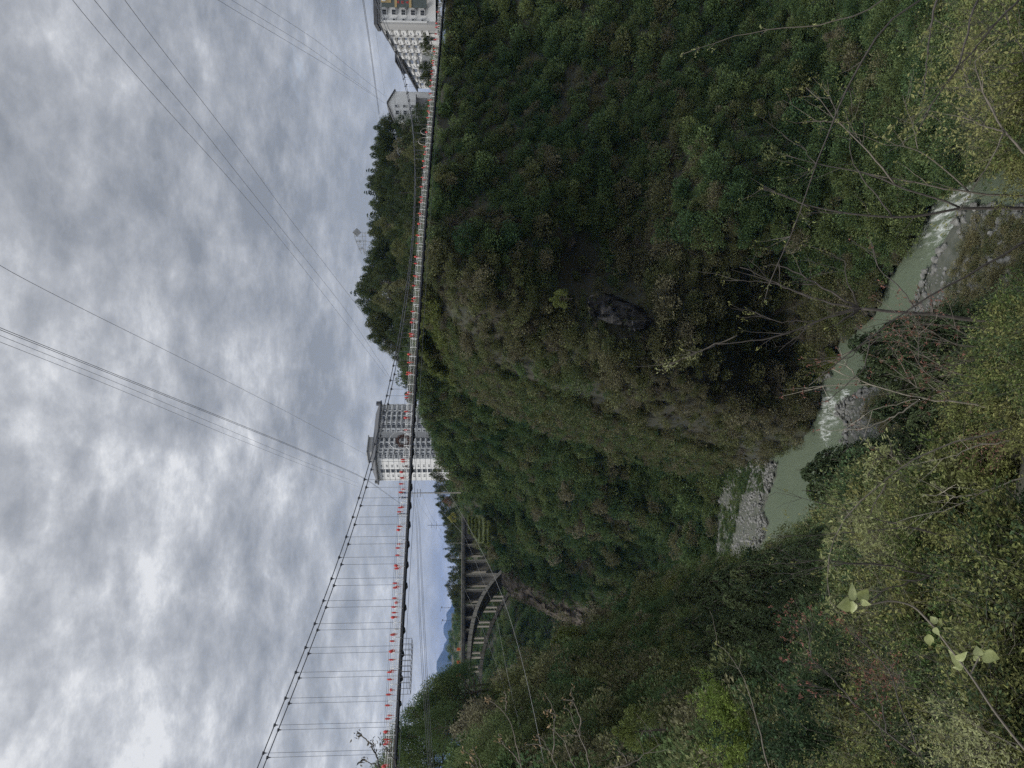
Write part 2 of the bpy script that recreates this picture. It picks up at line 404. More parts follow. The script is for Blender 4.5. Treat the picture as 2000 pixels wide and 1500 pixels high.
LPOLY = [(2080, -60), (1915, -60), (1905, 200), (1950, 300), (2110, 350), (2110, 560), (2010, 640), (1915, 690), (1885, 730), (1890, 790), (1880, 860), (1790, 910), (1730, 930),
         (1650, 950), (1620, 1000), (1540, 1080), (1450, 1100), (1370, 1125), (1320, 1130), (1250, 1170), (1205, 1205), (1170, 1245), (1070, 1268), (1000, 1300),
         (985, 1330), (965, 1345), (935, 1400), (905, 1450), (885, 1560), (2080, 1560)]
NL = Sheet('near_bank', LPOLY,
    [(2080, 0, 8), (2000, 0, 10), (2000, 400, 8.5), (2000, 750, 7.5), (2000, 1150, 6.5), (2000, 1500, 6), (1930, 0, 12), (1950, 400, 12), (1830, 750, 14), (1800, 1150, 12), (1800, 1500, 9.5),
     (1800, 680, 18), (1800, 850, 18), (1760, 950, 20), (1640, 950, 52), (1650, 1150, 42), (1600, 1150, 58), (1600, 1250, 44), (1680, 1300, 22), (1600, 1500, 20), (1450, 1500, 32), (1500, 1250, 76), (1500, 1150, 84), (1450, 1100, 104),
     (1320, 1130, 132), (1300, 1300, 96), (1300, 1500, 52), (1100, 1500, 68), (1100, 1320, 115), (1205, 1205, 170), (985, 1310, 200), (950, 1500, 88), (925, 1345, 175),
     (860, 1400, 125), (825, 1500, 108)],
    M['earth'], 14, .03, .12, 40, 'near left bank slope thick with shrubs', 'slope')

# gorge floor, river, gravel bars, far land
def flat(name, pts, z, mat, label, cat):
    m = MB(); v = []
    for x, y in pts:
        p = P(x, y, Driv(x)); v.append((p[0], p[1], z))
    m.add(v, [tuple(range(len(v)))]); o = link(name, m.mesh(name, mat)); tag(o, label, cat, None, 'structure'); return o
m = MB(); m.add([(-12000, -300, -H - 1.2), (9000, -300, -H - 1.2), (9000, 24000, -H - 1.2), (-12000, 24000, -H - 1.2)], [(0, 1, 2, 3)])
tag(link('ground', m.mesh('ground', M['earth'])), 'dark gorge floor under the river banks', 'ground', None, 'structure')
RIV = [(2000, 300), (1770, 320), (1765, 430), (1700, 545), (1680, 600), (1640, 650), (1580, 710), (1570, 790), (1550, 850), (1520, 880), (1490, 900), (1440, 940),
       (1400, 1060), (1385, 1120), (1430, 1180), (1560, 1120), (1640, 1000), (1700, 900), (1790, 780), (1860, 650), (2000, 560)]
m = MB(); v = [P(x, y, Driv(x)) for x, y in RIV]; m.add([(p[0], p[1], -H) for p in v], [tuple(range(len(v)))])
tag(link('river', m.mesh('river', M['water'])), 'jade green river with white rapids at the gorge bottom', 'river', None, 'structure')
def bar(name, pts, mat, label, hgt=.9, step=6):
    pts = np.array(pts, float); x0, y0 = pts.min(0); x1, y1 = pts.max(0)
    X, Y = np.meshgrid(np.arange(x0 - step, x1 + step * 2, step), np.arange(y0 - step, y1 + step * 2, step), indexing='ij')
    x = X.ravel(); y = Y.ravel(); ins = inside(pts, x, y)
    D = np.array([Driv(q) for q in x]); w = world(x, y, D)
    d = np.min(np.stack([_segd(x, y, pts[i], pts[(i + 1) % len(pts)]) for i in range(len(pts))]), 0)
    h = np.where(ins, np.minimum(d / 18, 1) * hgt, -np.minimum(d / 10, 1) * .6) + fbm(w * .5, 3, 5) * .35
    w[:, 2] = -H + h; nx, ny = X.shape; idx = np.arange(nx * ny).reshape(nx, ny)
    f = [(idx[i, j], idx[i, j + 1], idx[i + 1, j + 1], idx[i + 1, j]) for i in range(nx - 1) for j in range(ny - 1)]
    m = MB(); m.add(w, f); o = link(name, m.mesh(name, mat, True)); tag(o, label, 'gravel bar', None, 'structure')
    k = ins & (d > 1); return x[k], y[k]
G1 = [(1880, 400), (1862, 440), (1838, 480), (1815, 520), (1800, 560), (1778, 600), (1745, 640), (1760, 680), (2080, 700), (2080, 400), (1930, 400)]
G2 = [(1720, 720), (1690, 760), (1655, 772), (1632, 800), (1655, 830), (1645, 860), (1660, 885), (1790, 890), (1800, 720)]
G3 = [(1520, 905), (1516, 935), (1500, 970), (1492, 1000), (1503, 1020), (1494, 1055), (1478, 1080), (1440, 1100), (1385, 1125), (1370, 1100), (1385, 1040), (1400, 950), (1450, 900), (1490, 890)]
G4 = [(1632, 735), (1605, 745), (1592, 770), (1588, 792), (1580, 780), (1580, 745), (1600, 718)]
for k, (n_, p_, l_) in enumerate((('gravel_bar', G1, 'stony bank below the bare branches at the near river bend'), ('gravel_bar', G2, 'pale stony bank beside the middle rapids'),
        ('gravel_bar', G3, 'broad white gravel bar at the far river bend, green along the cliff foot'), ('gravel_bar', G4, 'narrow rim of boulders at the cliff foot'))):
    bar(n_, p_, M['gravel'], l_)
# bright grassy toe by the river
GT = Sheet('grass_bank', [(1590, 690), (1625, 680), (1640, 700), (1612, 735), (1585, 742), (1575, 715)], [(1590, 690, Driv(1600) - 4), (1640, 700, Driv(1640) - 1), (1585, 742, Driv(1592) - 3), (1612, 735, Driv(1612) - 1)],
    M['grass'], 5, .004, .3, 4, 'bright green grassy toe at the river edge', 'grass bank')

# rock faces
RK = [(1142, 575), (1150, 628), (1255, 662), (1262, 620), (1190, 565), (1200, 615), (1215, 640)]
ROCK = Sheet('rock_outcrop', [(1146, 582), (1149, 600), (1152, 617), (1172, 622), (1190, 632), (1215, 634), (1238, 648), (1258, 640), (1262, 624), (1246, 606), (1228, 596), (1200, 586), (1180, 574), (1163, 572)],
    [(a, b, float(S1.depth(np.array([a]), np.array([b]))[0]) - 3.0) for a, b in RK], M['rock'], 2.2, .012, .22, 6,
    'dark grey layered rock outcrop in the middle of the cliff', 'rock face')
def joint(sheet, wid, amp, sl, seed):
    """sharp vertical joints and broken ledges cut into a rock sheet"""
    me = sheet.obj.data; hor = np.array([1.0, .25, 0])
    for v in me.vertices:
        c = np.array(v.co); nz_ = fbm((c * .12)[None], 3, seed)[0]; u = (c @ hor + sl * c[2]) / wid + nz_ * 2.2; fr = u - math.floor(u); b = (c[2] * .16 + nz_ * 3); fb = b - math.floor(b)
        k = amp * (fr ** 1.5) + amp * .5 * (fb > .55) + amp * .5 * fbm((c * .7)[None], 3, seed + 2)[0]
        v.co = Vector(c - unit(c) * k)
    me.polygons.foreach_set('use_smooth', [False] * len(me.polygons))
joint(ROCK, 2.6, 1.9, .18, 8)
BROWN = Sheet('rock_face', [(982, 1102), (980, 1140), (1000, 1166), (1040, 1184), (1080, 1206), (1130, 1222), (1175, 1222), (1190, 1192), (1120, 1172), (1060, 1148), (1020, 1124)],
    [(a, b, float(S2.depth(np.array([min(a, 1165)]), np.array([min(b, 1190)]))[0]) - 3.0) for a, b in ((985, 1120), (1060, 1165), (1170, 1205), (1000, 1105), (1110, 1195))], M['rock_brown'], 3, .010, .15, 8,
    'bare brown rock strip below the arch bridge springing', 'rock face')

joint(BROWN, 14, 1.5, -.35, 4)
# far mountains
def mountain(name, prof, D, depth, label):
    prof = np.array(prof, float); prof[:, 1] = 897 - (897 - prof[:, 1]) * 1.14; ys = np.linspace(prof[0, 0], prof[-1, 0], 130); xs = np.interp(ys, prof[:, 0], prof[:, 1])
    rows = 14; v = []; f = []
    for j in range(rows):
        t = j / (rows - 1)
        for i, (y, x) in enumerate(zip(ys, xs)):
            top = P(x, y, D); k = abs(t - .5) * 2
            q = top * (1 + (t - .5) * depth / D); q[2] = top[2] * (1 - k) + (-H - 2) * k
            n_ = fbm(np.array([[q[0], q[1], 0]]) / 1300, 4, 11)[0]
            q[2] += n_ * 460 * min(1, k * 2.2) * (1 - k)
            v.append(q)
    n = len(ys)
    f = [(j * n + i, j * n + i + 1, (j + 1) * n + i + 1, (j + 1) * n + i) for j in range(rows - 1) for i in range(n - 1)]
    m = MB(); m.add(v, f); o = link(name, m.mesh(name, M['mountain'], True)); tag(o, label, 'mountain', None, 'structure')
mountain('mountain', [(1080, 897), (1140, 894), (1175, 882), (1186, 880), (1198, 871), (1212, 872), (1222, 866), (1238, 866), (1248, 871), (1256, 874), (1270, 876), (1300, 882), (1400, 884), (1560, 880)], 19000, 6000, 'lower blue mountain beside the arch bridge lamps')
mountain('mountain', [(1200, 892), (1240, 880), (1258, 868), (1270, 866), (1280, 860), (1292, 854), (1308, 853.5), (1316, 857), (1322, 861), (1328, 855), (1340, 850), (1370, 843), (1420, 846), (1560, 850)], 16000, 5000, 'taller blue mountain rising behind the left trees')

# ------------------------------------------------------------------ scatter of uncountable growth
def proto_bush(seed, n=230, leaf=.26, flat=.85, lobes=5, aspect=.55, mat='far_leaf'):
    g = np.random.default_rng(seed); c = []
    lob = np.concatenate([g.normal(size=(lobes, 2)) * .42, g.uniform(.2, .85, (lobes, 1)) * flat], 1); rr = g.uniform(.38, .62, lobes)
    for k in range(lobes):
        b = ball(n // lobes, g, .5) * rr[k]; c.append(b + lob[k])
    c = np.concatenate(c); m = MB(); m.quads(leaves(c, leaf, c - np.array([0, 0, .2]), aspect, .5, g)); return m.mesh('bush_leaves', M[mat])
def proto_strands(seed, n=46, k=6, up=.2, droop=1.3, leaf=.3, mat='far_leaf', spread=.5, aspect=.22):
    g = np.random.default_rng(seed); V = []
    for i in range(n):
        a = g.uniform(0, 6.283); r0 = g.uniform(.05, spread); d = np.array([math.cos(a), math.sin(a)]); L_ = g.uniform(.6, 1.25)
        t = np.linspace(.1, 1, k); p = np.stack([d[0] * (r0 + t * L_ * .6), d[1] * (r0 + t * L_ * .6), up + g.uniform(0, .4) + t * L_ * .9 - droop * t * t * L_], 1)
        dd = np.gradient(p, axis=0); V.append(leaves(p, leaf, dd, aspect, .4, g))
    m = MB(); m.quads(np.concatenate(V)); return m.mesh('hanging_leaves', M[mat])
def proto_twigs(seed, n=34, mat='twig_grey', leafmatn='brown_leaf', rad=.012, nleaf=2, leaf=.12):
    g = np.random.default_rng(seed); m = MB(); tips = []
    for i in range(n):
        a = g.uniform(0, 6.283); s = g.uniform(.3, 1.1); p0 = np.array([g.normal() * .15, g.normal() * .15, 0])
        p = np.stack([p0 + np.array([math.cos(a) * s * t * .7, math.sin(a) * s * t * .7, 1.25 * t ** .8 * g.uniform(.8, 1.2)]) + g.normal(size=3) * .04 for t in (0, .35, .7, 1)])
        m.tube(p, [rad, rad * .8, rad * .55, rad * .25], 3, 0, False)
        for q in range(3):
            b0 = p[1] + (p[3] - p[1]) * g.random(); e = b0 + np.array([*(g.normal(size=2) * .3), g.uniform(.05, .4)])
            m.tube(np.stack([b0, (b0 + e) / 2 + g.normal(size=3) * .03, e]), [rad * .5, rad * .35, rad * .2], 3, 0, False); tips += [e, (b0 + e) / 2]
    tips = np.array(tips); tips = np.repeat(tips, nleaf, 0) + g.normal(size=(len(tips) * nleaf, 3)) * .05
    m.quads(leaves(tips, leaf, None, .5, .4, g), 1); return m.mesh('twiggy_growth', [M[mat], M[leafmatn]])
def proto_near(seed, n=620, leaf=.055, mat='near_leaf', twig='twig_dark', size=.8, stems=15):
    """leafy shrub about 1.2 m across with real twigs and leaves"""
    g = np.random.default_rng(seed); m = MB(); C = []; Dv = []; per = max(1, int(n * 2.2 / (stems * 9)))
    for i in range(stems):
        a = g.uniform(0, 6.283); s = g.uniform(.25, .85) * size; h = g.uniform(.45, 1.2) * size
        ts = np.linspace(0, 1, 6); p0 = np.array([g.normal() * .12, g.normal() * .12, 0])
        p = np.stack([p0 + np.array([math.cos(a) * s * t, math.sin(a) * s * t, h * t ** .85]) + g.normal(size=3) * .02 for t in ts])
        m.tube(p, np.linspace(.0042, .0014, 6), 3, 0, False)
        for q in range(9):
            t = g.uniform(.2, 1); b0 = p[0] + (p[-1] - p[0]) * t; b0[2] = p0[2] + h * t ** .85
            e = b0 + np.array([*(g.normal(size=2) * .17), g.uniform(-.03, .2)])
            if q < 4: m.tube(np.stack([b0, e]), [.0018, .0008], 3, 0, False)
            tt = g.random(per)[:, None]; C.append(b0 + (e - b0) * tt + g.normal(size=(per, 3)) * .04); Dv.append(np.repeat((e - b0)[None], per, 0))
    C = np.concatenate(C); m.quads(leaves(C, leaf, np.concatenate(Dv), .5, .5, g), 1); return m.mesh('shrub_leaves', [M[twig], M[mat]])
def proto_rock(seed):
    import bmesh
    bm = bmesh.new(); bmesh.ops.create_icosphere(bm, subdivisions=2, radius=1)
    g = np.random.default_rng(seed); s = g.uniform(.6, 1.1, 3) * (1, 1, .65)
    for v in bm.verts:
        c = np.array(v.co); k = 1 + .55 * fbm(c[None] * 1.3 + seed * 3.1, 3, seed)[0]; v.co = Vector(c * k * s)
    me = bpy.data.meshes.new('stone'); bm.to_mesh(me); bm.free(); me.materials.append(M['stone']); return me
PROTO = {}
def coll(name, meshes):
    c = bpy.data.collections.new(name)
    for i, me in enumerate(meshes):
        o = bpy.data.objects.new('%s_%02d' % (name, i), me); c.objects.link(o)
    PROTO[name] = (c, len(meshes))
def scatter(name, pos, scl, protos, label, cat, tilt=.25, zs=None, weights=None, kind='stuff'):
    c, k = PROTO[protos]; n = len(pos)
    me = bpy.data.meshes.new(name); me.vertices.add(n); me.vertices.foreach_set('co', np.asarray(pos, float).ravel())
    a = me.attributes.new('rot', 'FLOAT_VECTOR', 'POINT'); r = np.stack([rng.normal(0, tilt, n), rng.normal(0, tilt, n), rng.uniform(0, 6.283, n)], 1); a.data.foreach_set('vector', r.ravel())
    a = me.attributes.new('scl', 'FLOAT_VECTOR', 'POINT'); s3 = np.repeat(np.asarray(scl, float)[:, None], 3, 1)
    if zs is not None: s3[:, 2] *= zs
    a.data.foreach_set('vector', s3.ravel())
    a = me.attributes.new('idx', 'INT', 'POINT'); a.data.foreach_set('value', rng.choice(k, n, p=weights).astype(np.int32))
    o = link(name, me); tag(o, label, cat, None, kind)
    ng = bpy.data.node_groups.new(name + '_scatter', 'GeometryNodeTree')
    ng.interface.new_socket('Geometry', in_out='INPUT', socket_type='NodeSocketGeometry')
    ng.interface.new_socket('Geometry', in_out='OUTPUT', socket_type='NodeSocketGeometry')
    N, L = ng.nodes, ng.links
    gi = N.new('NodeGroupInput'); go = N.new('NodeGroupOutput'); ip = N.new('GeometryNodeInstanceOnPoints'); ci = N.new('GeometryNodeCollectionInfo')
    ci.inputs['Collection'].default_value = c; ci.inputs['Separate Children'].default_value = True; ci.inputs['Reset Children'].default_value = True
    def att(nm, t):
        q = N.new('GeometryNodeInputNamedAttribute'); q.data_type = t; q.inputs[0].default_value = nm; return q.outputs[0]
    L.new(gi.outputs[0], ip.inputs['Points']); L.new(ci.outputs[0], ip.inputs['Instance']); ip.inputs['Pick Instance'].default_value = True
    L.new(att('idx', 'INT'), ip.inputs['Instance Index']); L.new(att('rot', 'FLOAT_VECTOR'), ip.inputs['Rotation']); L.new(att('scl', 'FLOAT_VECTOR'), ip.inputs['Scale'])
    L.new(ip.outputs[0], go.inputs[0])
    md = o.modifiers.new('scatter', 'NODES'); md.node_group = ng
    return o
def crown(seed, mat): return proto_bush(seed, n=1500, leaf=.115, flat=1.0, lobes=11, mat=mat)
coll('far_growth', [proto_bush(1, n=620, leaf=.16), proto_bush(2, n=620, leaf=.16, flat=.6), proto_bush(3, lobes=8, n=700, leaf=.15), proto_strands(4, n=90, k=7, leaf=.17), proto_strands(5, n=100, k=7, leaf=.17, droop=1.6), proto_strands(6, n=80, up=.1, droop=.5, leaf=.17), proto_twigs(7, rad=.02), proto_bush(8, leaf=.13, n=800, lobes=8)])
coll('green_growth', [proto_bush(11, n=620, leaf=.16, mat='green_leaf'), proto_bush(12, n=700, leaf=.15, flat=1.2, lobes=8, mat='green_leaf'), proto_strands(13, n=100, k=7, leaf=.17, mat='green_leaf'), proto_bush(14, leaf=.13, n=800, lobes=8, mat='green_leaf')])
coll('far_crowns', [crown(15, 'far_leaf'), crown(16, 'far_leaf'), crown(17, 'far_leaf'), crown(18, 'far_leaf')])
coll('green_crowns', [crown(19, 'green_leaf'), crown(20, 'green_leaf'), crown(23, 'green_leaf'), crown(24, 'far_leaf')])
coll('scrub_growth', [proto_bush(27, n=420, leaf=.13, mat='scrub_leaf'), proto_bush(28, n=420, leaf=.13, flat=.6, mat='scrub_leaf'), proto_bush(29, n=500, leaf=.11, lobes=7, mat='scrub_leaf'), proto_bush(30, n=420, leaf=.13, mat='far_leaf')])
coll('lime_growth', [proto_bush(21, mat='lime_leaf'), proto_strands(22, mat='lime_leaf', up=.1, droop=.4)])
coll('mid_growth', [proto_bush(31, n=700, leaf=.12, mat='near_dark'), proto_bush(32, n=900, leaf=.10, lobes=8, mat='near_leaf'), proto_bush(33, n=900, leaf=.09, lobes=9, mat='green_leaf'),
                    proto_strands(34, n=90, k=8, leaf=.13, mat='near_leaf', aspect=.3), proto_bush(35, n=800, leaf=.10, lobes=7, mat='far_leaf')])
coll('near_growth', [proto_near(41, n=1100, leaf=.05), proto_near(42, n=1500, leaf=.042), proto_near(43, n=800, leaf=.058), proto_near(44, n=1300, leaf=.048, mat='near_dark'), proto_twigs(45, n=8, mat='twig_grey', rad=.0026, leaf=.03, leafmatn='tuft_leaf'), proto_near(46, n=1500, mat='near_dark', leaf=.038), proto_near(47, n=1300, leaf=.036)])
coll('stones', [proto_rock(i) for i in range(6)])
coll('grass_growth', [proto_strands(51, n=50, k=4, up=0, droop=.25, leaf=.35, mat='lime_leaf', aspect=.12)])

def plaw(n, a, b, e=2.0): return a + (b - a) * rng.random(n) ** e
# main cliff
x, y, D, w = S1.sample(9500)
keep = ~((np.hypot(x - 1130, (y - 525) * .9) < 48) & (rng.random(len(x)) < .85)) & ~(inside([(1150, 570), (1150, 622), (1175, 632), (1245, 655), (1258, 632), (1240, 595), (1190, 568)], x, y) & (rng.random(len(x)) < .9))
w = w[keep]; y_ = y[keep]; x_ = x[keep]; s = plaw(len(w), .75, 3.0, 2.6); w = w - unit(w) * (s * .15)[:, None]
green = (fbm(w * .03, 3, 31) + np.where(y_ < 430, .10, np.where(y_ < 560, -.02, -.13)) - .10 * (x_ < 950) * (y_ > 200)) > 0
scatter('cliff_growth', w[~green], s[~green], 'far_growth', 'olive brown bushes and creepers covering the middle of the cliff', 'bushes')
scatter('cliff_growth', w[green], s[green], 'green_growth', 'deeper green bushes covering the cliff under the footbridge', 'bushes')
x, y, D, w = S1.sample(5200, [(840, 620), (865, 705), (900, 752), (985, 800), (1065, 832), (1280, 905), (1425, 948), (1440, 880), (1290, 840), (1080, 760), (1000, 730), (920, 680), (880, 620)])
s = plaw(len(w), 1.0, 2.8, 2.0); k = rng.random(len(w)) < .72
scatter('ridge_line_growth', w[k], s[k], 'far_growth', 'olive growth along the lit ridge of the cliff spur', 'bushes'); scatter('ridge_line_growth', w[~k], s[~k], 'green_growth', 'green growth along the lit ridge of the cliff spur', 'bushes')
x, y, D, w = S1.sample(1500); s = plaw(len(w), 1.7, 5.2, 2.2); k = ~((np.hypot(x - 1150, (y - 545) * .8) < 75)) & ~((np.hypot((x - 1205) * .8, y - 612) < 62)); x, y, w, s = x[k], y[k], w[k], s[k]; w = w - np.array([0, 0, .8]) - unit(w) * rng.uniform(-.5, 3.0, len(w))[:, None]
green = y + 60 * fbm(w * .03, 3, 5) * 4 < 500
scatter('cliff_crowns', w[green], s[green], 'green_crowns', 'rounded deep green crowns rising from the cliff growth below the houses', 'trees', .15)
scatter('cliff_crowns', w[~green], s[~green], 'far_crowns', 'rounded olive brown crowns rising from the growth of the cliff spur', 'trees', .15)
x, y, D, w = S2.sample(620); scatter('slope_crowns', w - np.array([0, 0, 1.0]) - unit(w) * rng.uniform(0, 4.0, len(w))[:, None], plaw(len(w), 2.4, 7.0, 2.0), 'green_crowns', 'rounded crowns rising from the slope towards the arch bridge', 'trees', .15)
x, y, D, w = NL.sample(420, [(1480, 1560), (830, 1560), (820, 1420), (930, 1335), (1200, 1200), (1300, 1130), (1310, 1350), (1480, 1340)]) if False else (np.zeros(0),) * 4
x, y, D, w = S1.sample(620, [(826, 560), (830, 690), (858, 725), (905, 752), (885, 680), (862, 585)])
scatter('crest_growth', w - unit(w) * 3.2 + np.array([0, 0, .9]), plaw(len(w), .8, 2.4), 'lime_growth', 'yellow green growth along the cliff crest, its sunlight put into leaf colour', 'bushes')  # sunlight on the crest is put into the lime leaf colour
x, y, D, w = S2.sample(5200); s = plaw(len(w), 1.2, 4.0, 2.0)
gm = fbm(w * .03, 3, 41) > -.10
scatter('slope_growth', w[gm], s[gm], 'green_growth', 'dark bushes covering the slope towards the arch bridge', 'bushes')
scatter('slope_growth', w[~gm], s[~gm], 'far_growth', 'olive bushes covering the slope towards the arch bridge', 'bushes')
x, y, D, w = BROWN.sample(360); scatter('ledge_growth', w, plaw(len(w), .6, 2.2, 2), 'far_growth', 'bushes rooted on the ledges of the brown rock strip', 'bushes')
x, y, D, w = ROCK.sample(60); k = rng.random(60) < np.where((y < 585) | (y > 640) | (x > 1235), 1, .3); w = w[k]; scatter('ledge_growth', w - unit(w) * .8, plaw(len(w), .4, 1.3, 2), 'far_growth', 'small plants rooted in the cracks of the rock outcrop', 'bushes')
x, y, D, w = S3.sample(1900); scatter('gorge_head_growth', w, plaw(len(w), 1.5, 4.5), 'green_growth', 'dark growth in the gorge beyond the arch bridge', 'bushes')
x, y, D, w = H1.sample(900); scatter('hill_undergrowth', w, plaw(len(w), 1.0, 2.6), 'green_growth', 'dark undergrowth among the hill trees', 'bushes')
x, y, D, w = H2.sample(700); scatter('ridge_growth', w, plaw(len(w), 1.5, 4.0), 'green_growth', 'bushes on the ridge behind the arch bridge', 'bushes')
x, y, D, w = H3.sample(260); scatter('distant_wood', w, plaw(len(w), 5, 9), 'green_growth', 'far off wood on the pale distant hill', 'wood')
# near bank
x, y, D, w = NL.sample(9000, [(1660, 1560), (890, 1560), (935, 1405), (975, 1335), (1200, 1195), (1300, 1125), (1460, 1095), (1560, 1060), (1650, 1000), (1720, 940), (1760, 960), (1740, 1100), (1690, 1250)])
mid = D > 22
s = np.clip(plaw(len(w), .45, 2.0, 2.0) * (D / 80) ** .35, .35, 2.8)
scatter('bank_growth', w[mid], s[mid], 'mid_growth', 'shrubs matting the left bank slope below the footbridge', 'bushes')
x, y, D, w = NL.sample(520, [(1560, 1560), (900, 1560), (945, 1405), (985, 1345), (1200, 1205), (1300, 1140), (1310, 1330), (1540, 1350)])
k = D > 24; s = np.clip(plaw(len(w), 1.6, 3.4, 1.4) * (D / 90) ** .5, .6, 4)[k]; w = w[k]; half = rng.random(len(w)) < .55
scatter('bank_crowns', w[half], s[half], 'green_crowns', 'rounded green crowns on the left bank slope below the footbridge', 'trees', .15)
scatter('bank_crowns', w[~half], s[~half], 'far_crowns', 'rounded olive crowns on the left bank slope below the footbridge', 'trees', .15)
x, y, D, w = NL.sample(3300, [(1945, -60), (1935, 200), (1990, 290), (2120, 340), (2120, 560), (2030, 640), (1965, 710), (1945, 760), (1935, 860), (1860, 930), (1775, 1000), (1770, 1100), (1720, 1250), (1660, 1400), (1650, 1560), (2120, 1560), (2120, -60)])
nr = (D <= 34) & (D > 3.4) & ((fbm(w * .45, 3, 77) > -.05) | ((x > 1990) & (y < 800) & (y > 600))) & (rng.random(len(x)) < np.where(y > 1000, .85, .62))
s = np.clip(plaw(len(w), .45, 1.05, 1.2) * (D / 10) ** .45, .3, 1.35) * np.where(y < 900, .7, 1)
scatter('undergrowth', w[nr], s[nr], 'near_growth', 'tangled yellow green undergrowth right below the viewer', 'undergrowth')
a_, b_ = NL.skirt; k = rng.integers(0, len(a_), 1500); t = rng.uniform(.06, .95, 1500)[:, None]; w = a_[k] + (b_[k] - a_[k]) * t + rng.normal(size=(1500, 3)) * .6
w = w[w[:, 2] > -H - 1]; scatter('bank_growth', w, plaw(len(w), .7, 2.4, 1.6), 'mid_growth', 'shrubs on the steep drop of the near bank towards the river', 'bushes')
# stones, grass on the bars
for nm, g_, n, lo, hi, lb in (('stones', G3, 2300, .2, 1.0, 'pale stones strewn over the far gravel bar'), ('stones', G1, 1800, .15, 1.1, 'stones along the near river bend'), ('stones', G2, 1700, .15, .9, 'pale stones beside the middle rapids'), ('stones', G4, 130, .4, 1.2, 'boulders rimming the cliff foot')):
    g_ = np.array(g_, float); x0, y0 = g_.min(0); x1, y1 = g_.max(0); xx = rng.uniform(x0, x1, n * 3); yy = rng.uniform(y0, y1, n * 3); k = inside(g_, xx, yy); xx = xx[k][:n]; yy = yy[k][:n]
    d = np.array([Driv(q) for q in xx]); w = world(xx, yy, d); w[:, 2] = -H + .85; k = fbm(w * .12, 3, 12) > -.2; w = w[k]
    scatter(nm, w, plaw(len(w), lo, hi, 3.0), 'stones', lb, 'stones', .4)
for k in range(14):      # a few boulders standing in the rapids
    pass
xx = rng.uniform(1405, 1500, 500); yy = rng.uniform(895, 960, 500) ; k = inside(G3, xx, yy); d = np.array([Driv(q) for q in xx]); w = world(xx, yy, d); w[:, 2] = -H + .7
scatter('grass', w[k], plaw(k.sum(), .4, 1.1), 'green_growth', 'green scrub on the gravel bar below the cliff foot', 'scrub', .2)
x, y, D, w = GT.sample(260); scatter('grass', w, plaw(len(w), .6, 1.3), 'grass_growth', 'bright grass on the toe by the river', 'grass', .2)

for nm, pl, n, z0, lb in (('bank_scrub', [(1915, 430), (1890, 490), (1862, 550), (1835, 640), (1850, 700), (2060, 690), (2060, 420), (1940, 420)], 900, .9, 'olive scrub on the stony bank beside the near river bend'), ('bank_scrub', [(1700, 770), (1690, 880), (1790, 890), (1800, 740)], 350, .8, 'olive scrub behind the stones of the middle rapids'),
                           ('bar_scrub', [(1385, 1095), (1400, 960), (1440, 905), (1480, 900), (1450, 990), (1430, 1090)], 900, .7, 'low green scrub dotted over the far gravel bar')):
    pl = np.array(pl, float); a, b = pl.min(0), pl.max(0); xx = rng.uniform(a[0], b[0], n * 3); yy = rng.uniform(a[1], b[1], n * 3); k = inside(pl, xx, yy); xx = xx[k][:n]; yy = yy[k][:n]
    w = world(xx, yy, np.array([Driv(q) for q in xx])); w[:, 2] = -H + z0; k = fbm(w * .07, 3, 3) > (-.12 if nm == 'bank_scrub' else -.06)
    scatter(nm, w[k], plaw(k.sum(), .5, 2.1 if nm == 'bank_scrub' else 1.5), 'scrub_growth' if nm == 'bank_scrub' else 'green_growth', lb, 'scrub', .2)
# ------------------------------------------------------------------ countable trees
def broadleaf(seed, h=10.0, n=2600, leaf=.36, wide=.62, lobes=11, lmat='wood_leaf', low=.25):
    g = np.random.default_rng(seed); t = MB(); c = []
    top = np.array([g.normal() * .05 * h, g.normal() * .05 * h, h * .8])
    zs = np.linspace(0, 1, 6); path = np.stack([top * z + np.array([math.sin(z * 3 + seed) * .03 * h, math.cos(z * 2.3 + seed) * .03 * h - .03 * h, 0]) * z for z in zs]); path[0] = 0
    t.tube(path, h * .022 * (1 - .75 * zs), 6)
    for k in range(lobes):
        u = low + (1 - low) * (k + .5) / lobes; base = top * u * .8
        a = k * 2.4 + g.normal() * .4; r = wide * h * .5 * math.sin(math.pi * min(.97, (u - low + .22) / (1.22 - low))) ** .7 * g.uniform(.6, 1.05)
        e = base + np.array([math.cos(a) * r, math.sin(a) * r, h * .14 * g.uniform(.4, 1.4)])
        mid_ = (base + e) / 2 - np.array([0, 0, .03 * h]); t.tube(np.stack([base, mid_, e]), [h * .011, h * .007, h * .003], 4)
        rr = h * g.uniform(.11, .19); m_ = n // lobes
        c.append(e + ball(m_, g, .3) * rr * np.array([1.1, 1.1, .85]))
        c.append(e + np.array([0, 0, rr * .6]) + ball(m_ // 3, g, .2) * rr * .6)
    c.append(top + np.array([0, 0, h * .06]) + ball(n // 8, g, .2) * h * np.array([.10, .10, .15]))
    c = np.concatenate(c); ctr = np.array([0, 0, h * .5]); f = MB(); f.quads(leaves(c, leaf, c - ctr, .5, .5, g))
    return t.mesh('tree_trunk', M['bark']), f.mesh('tree_crown', M[lmat])
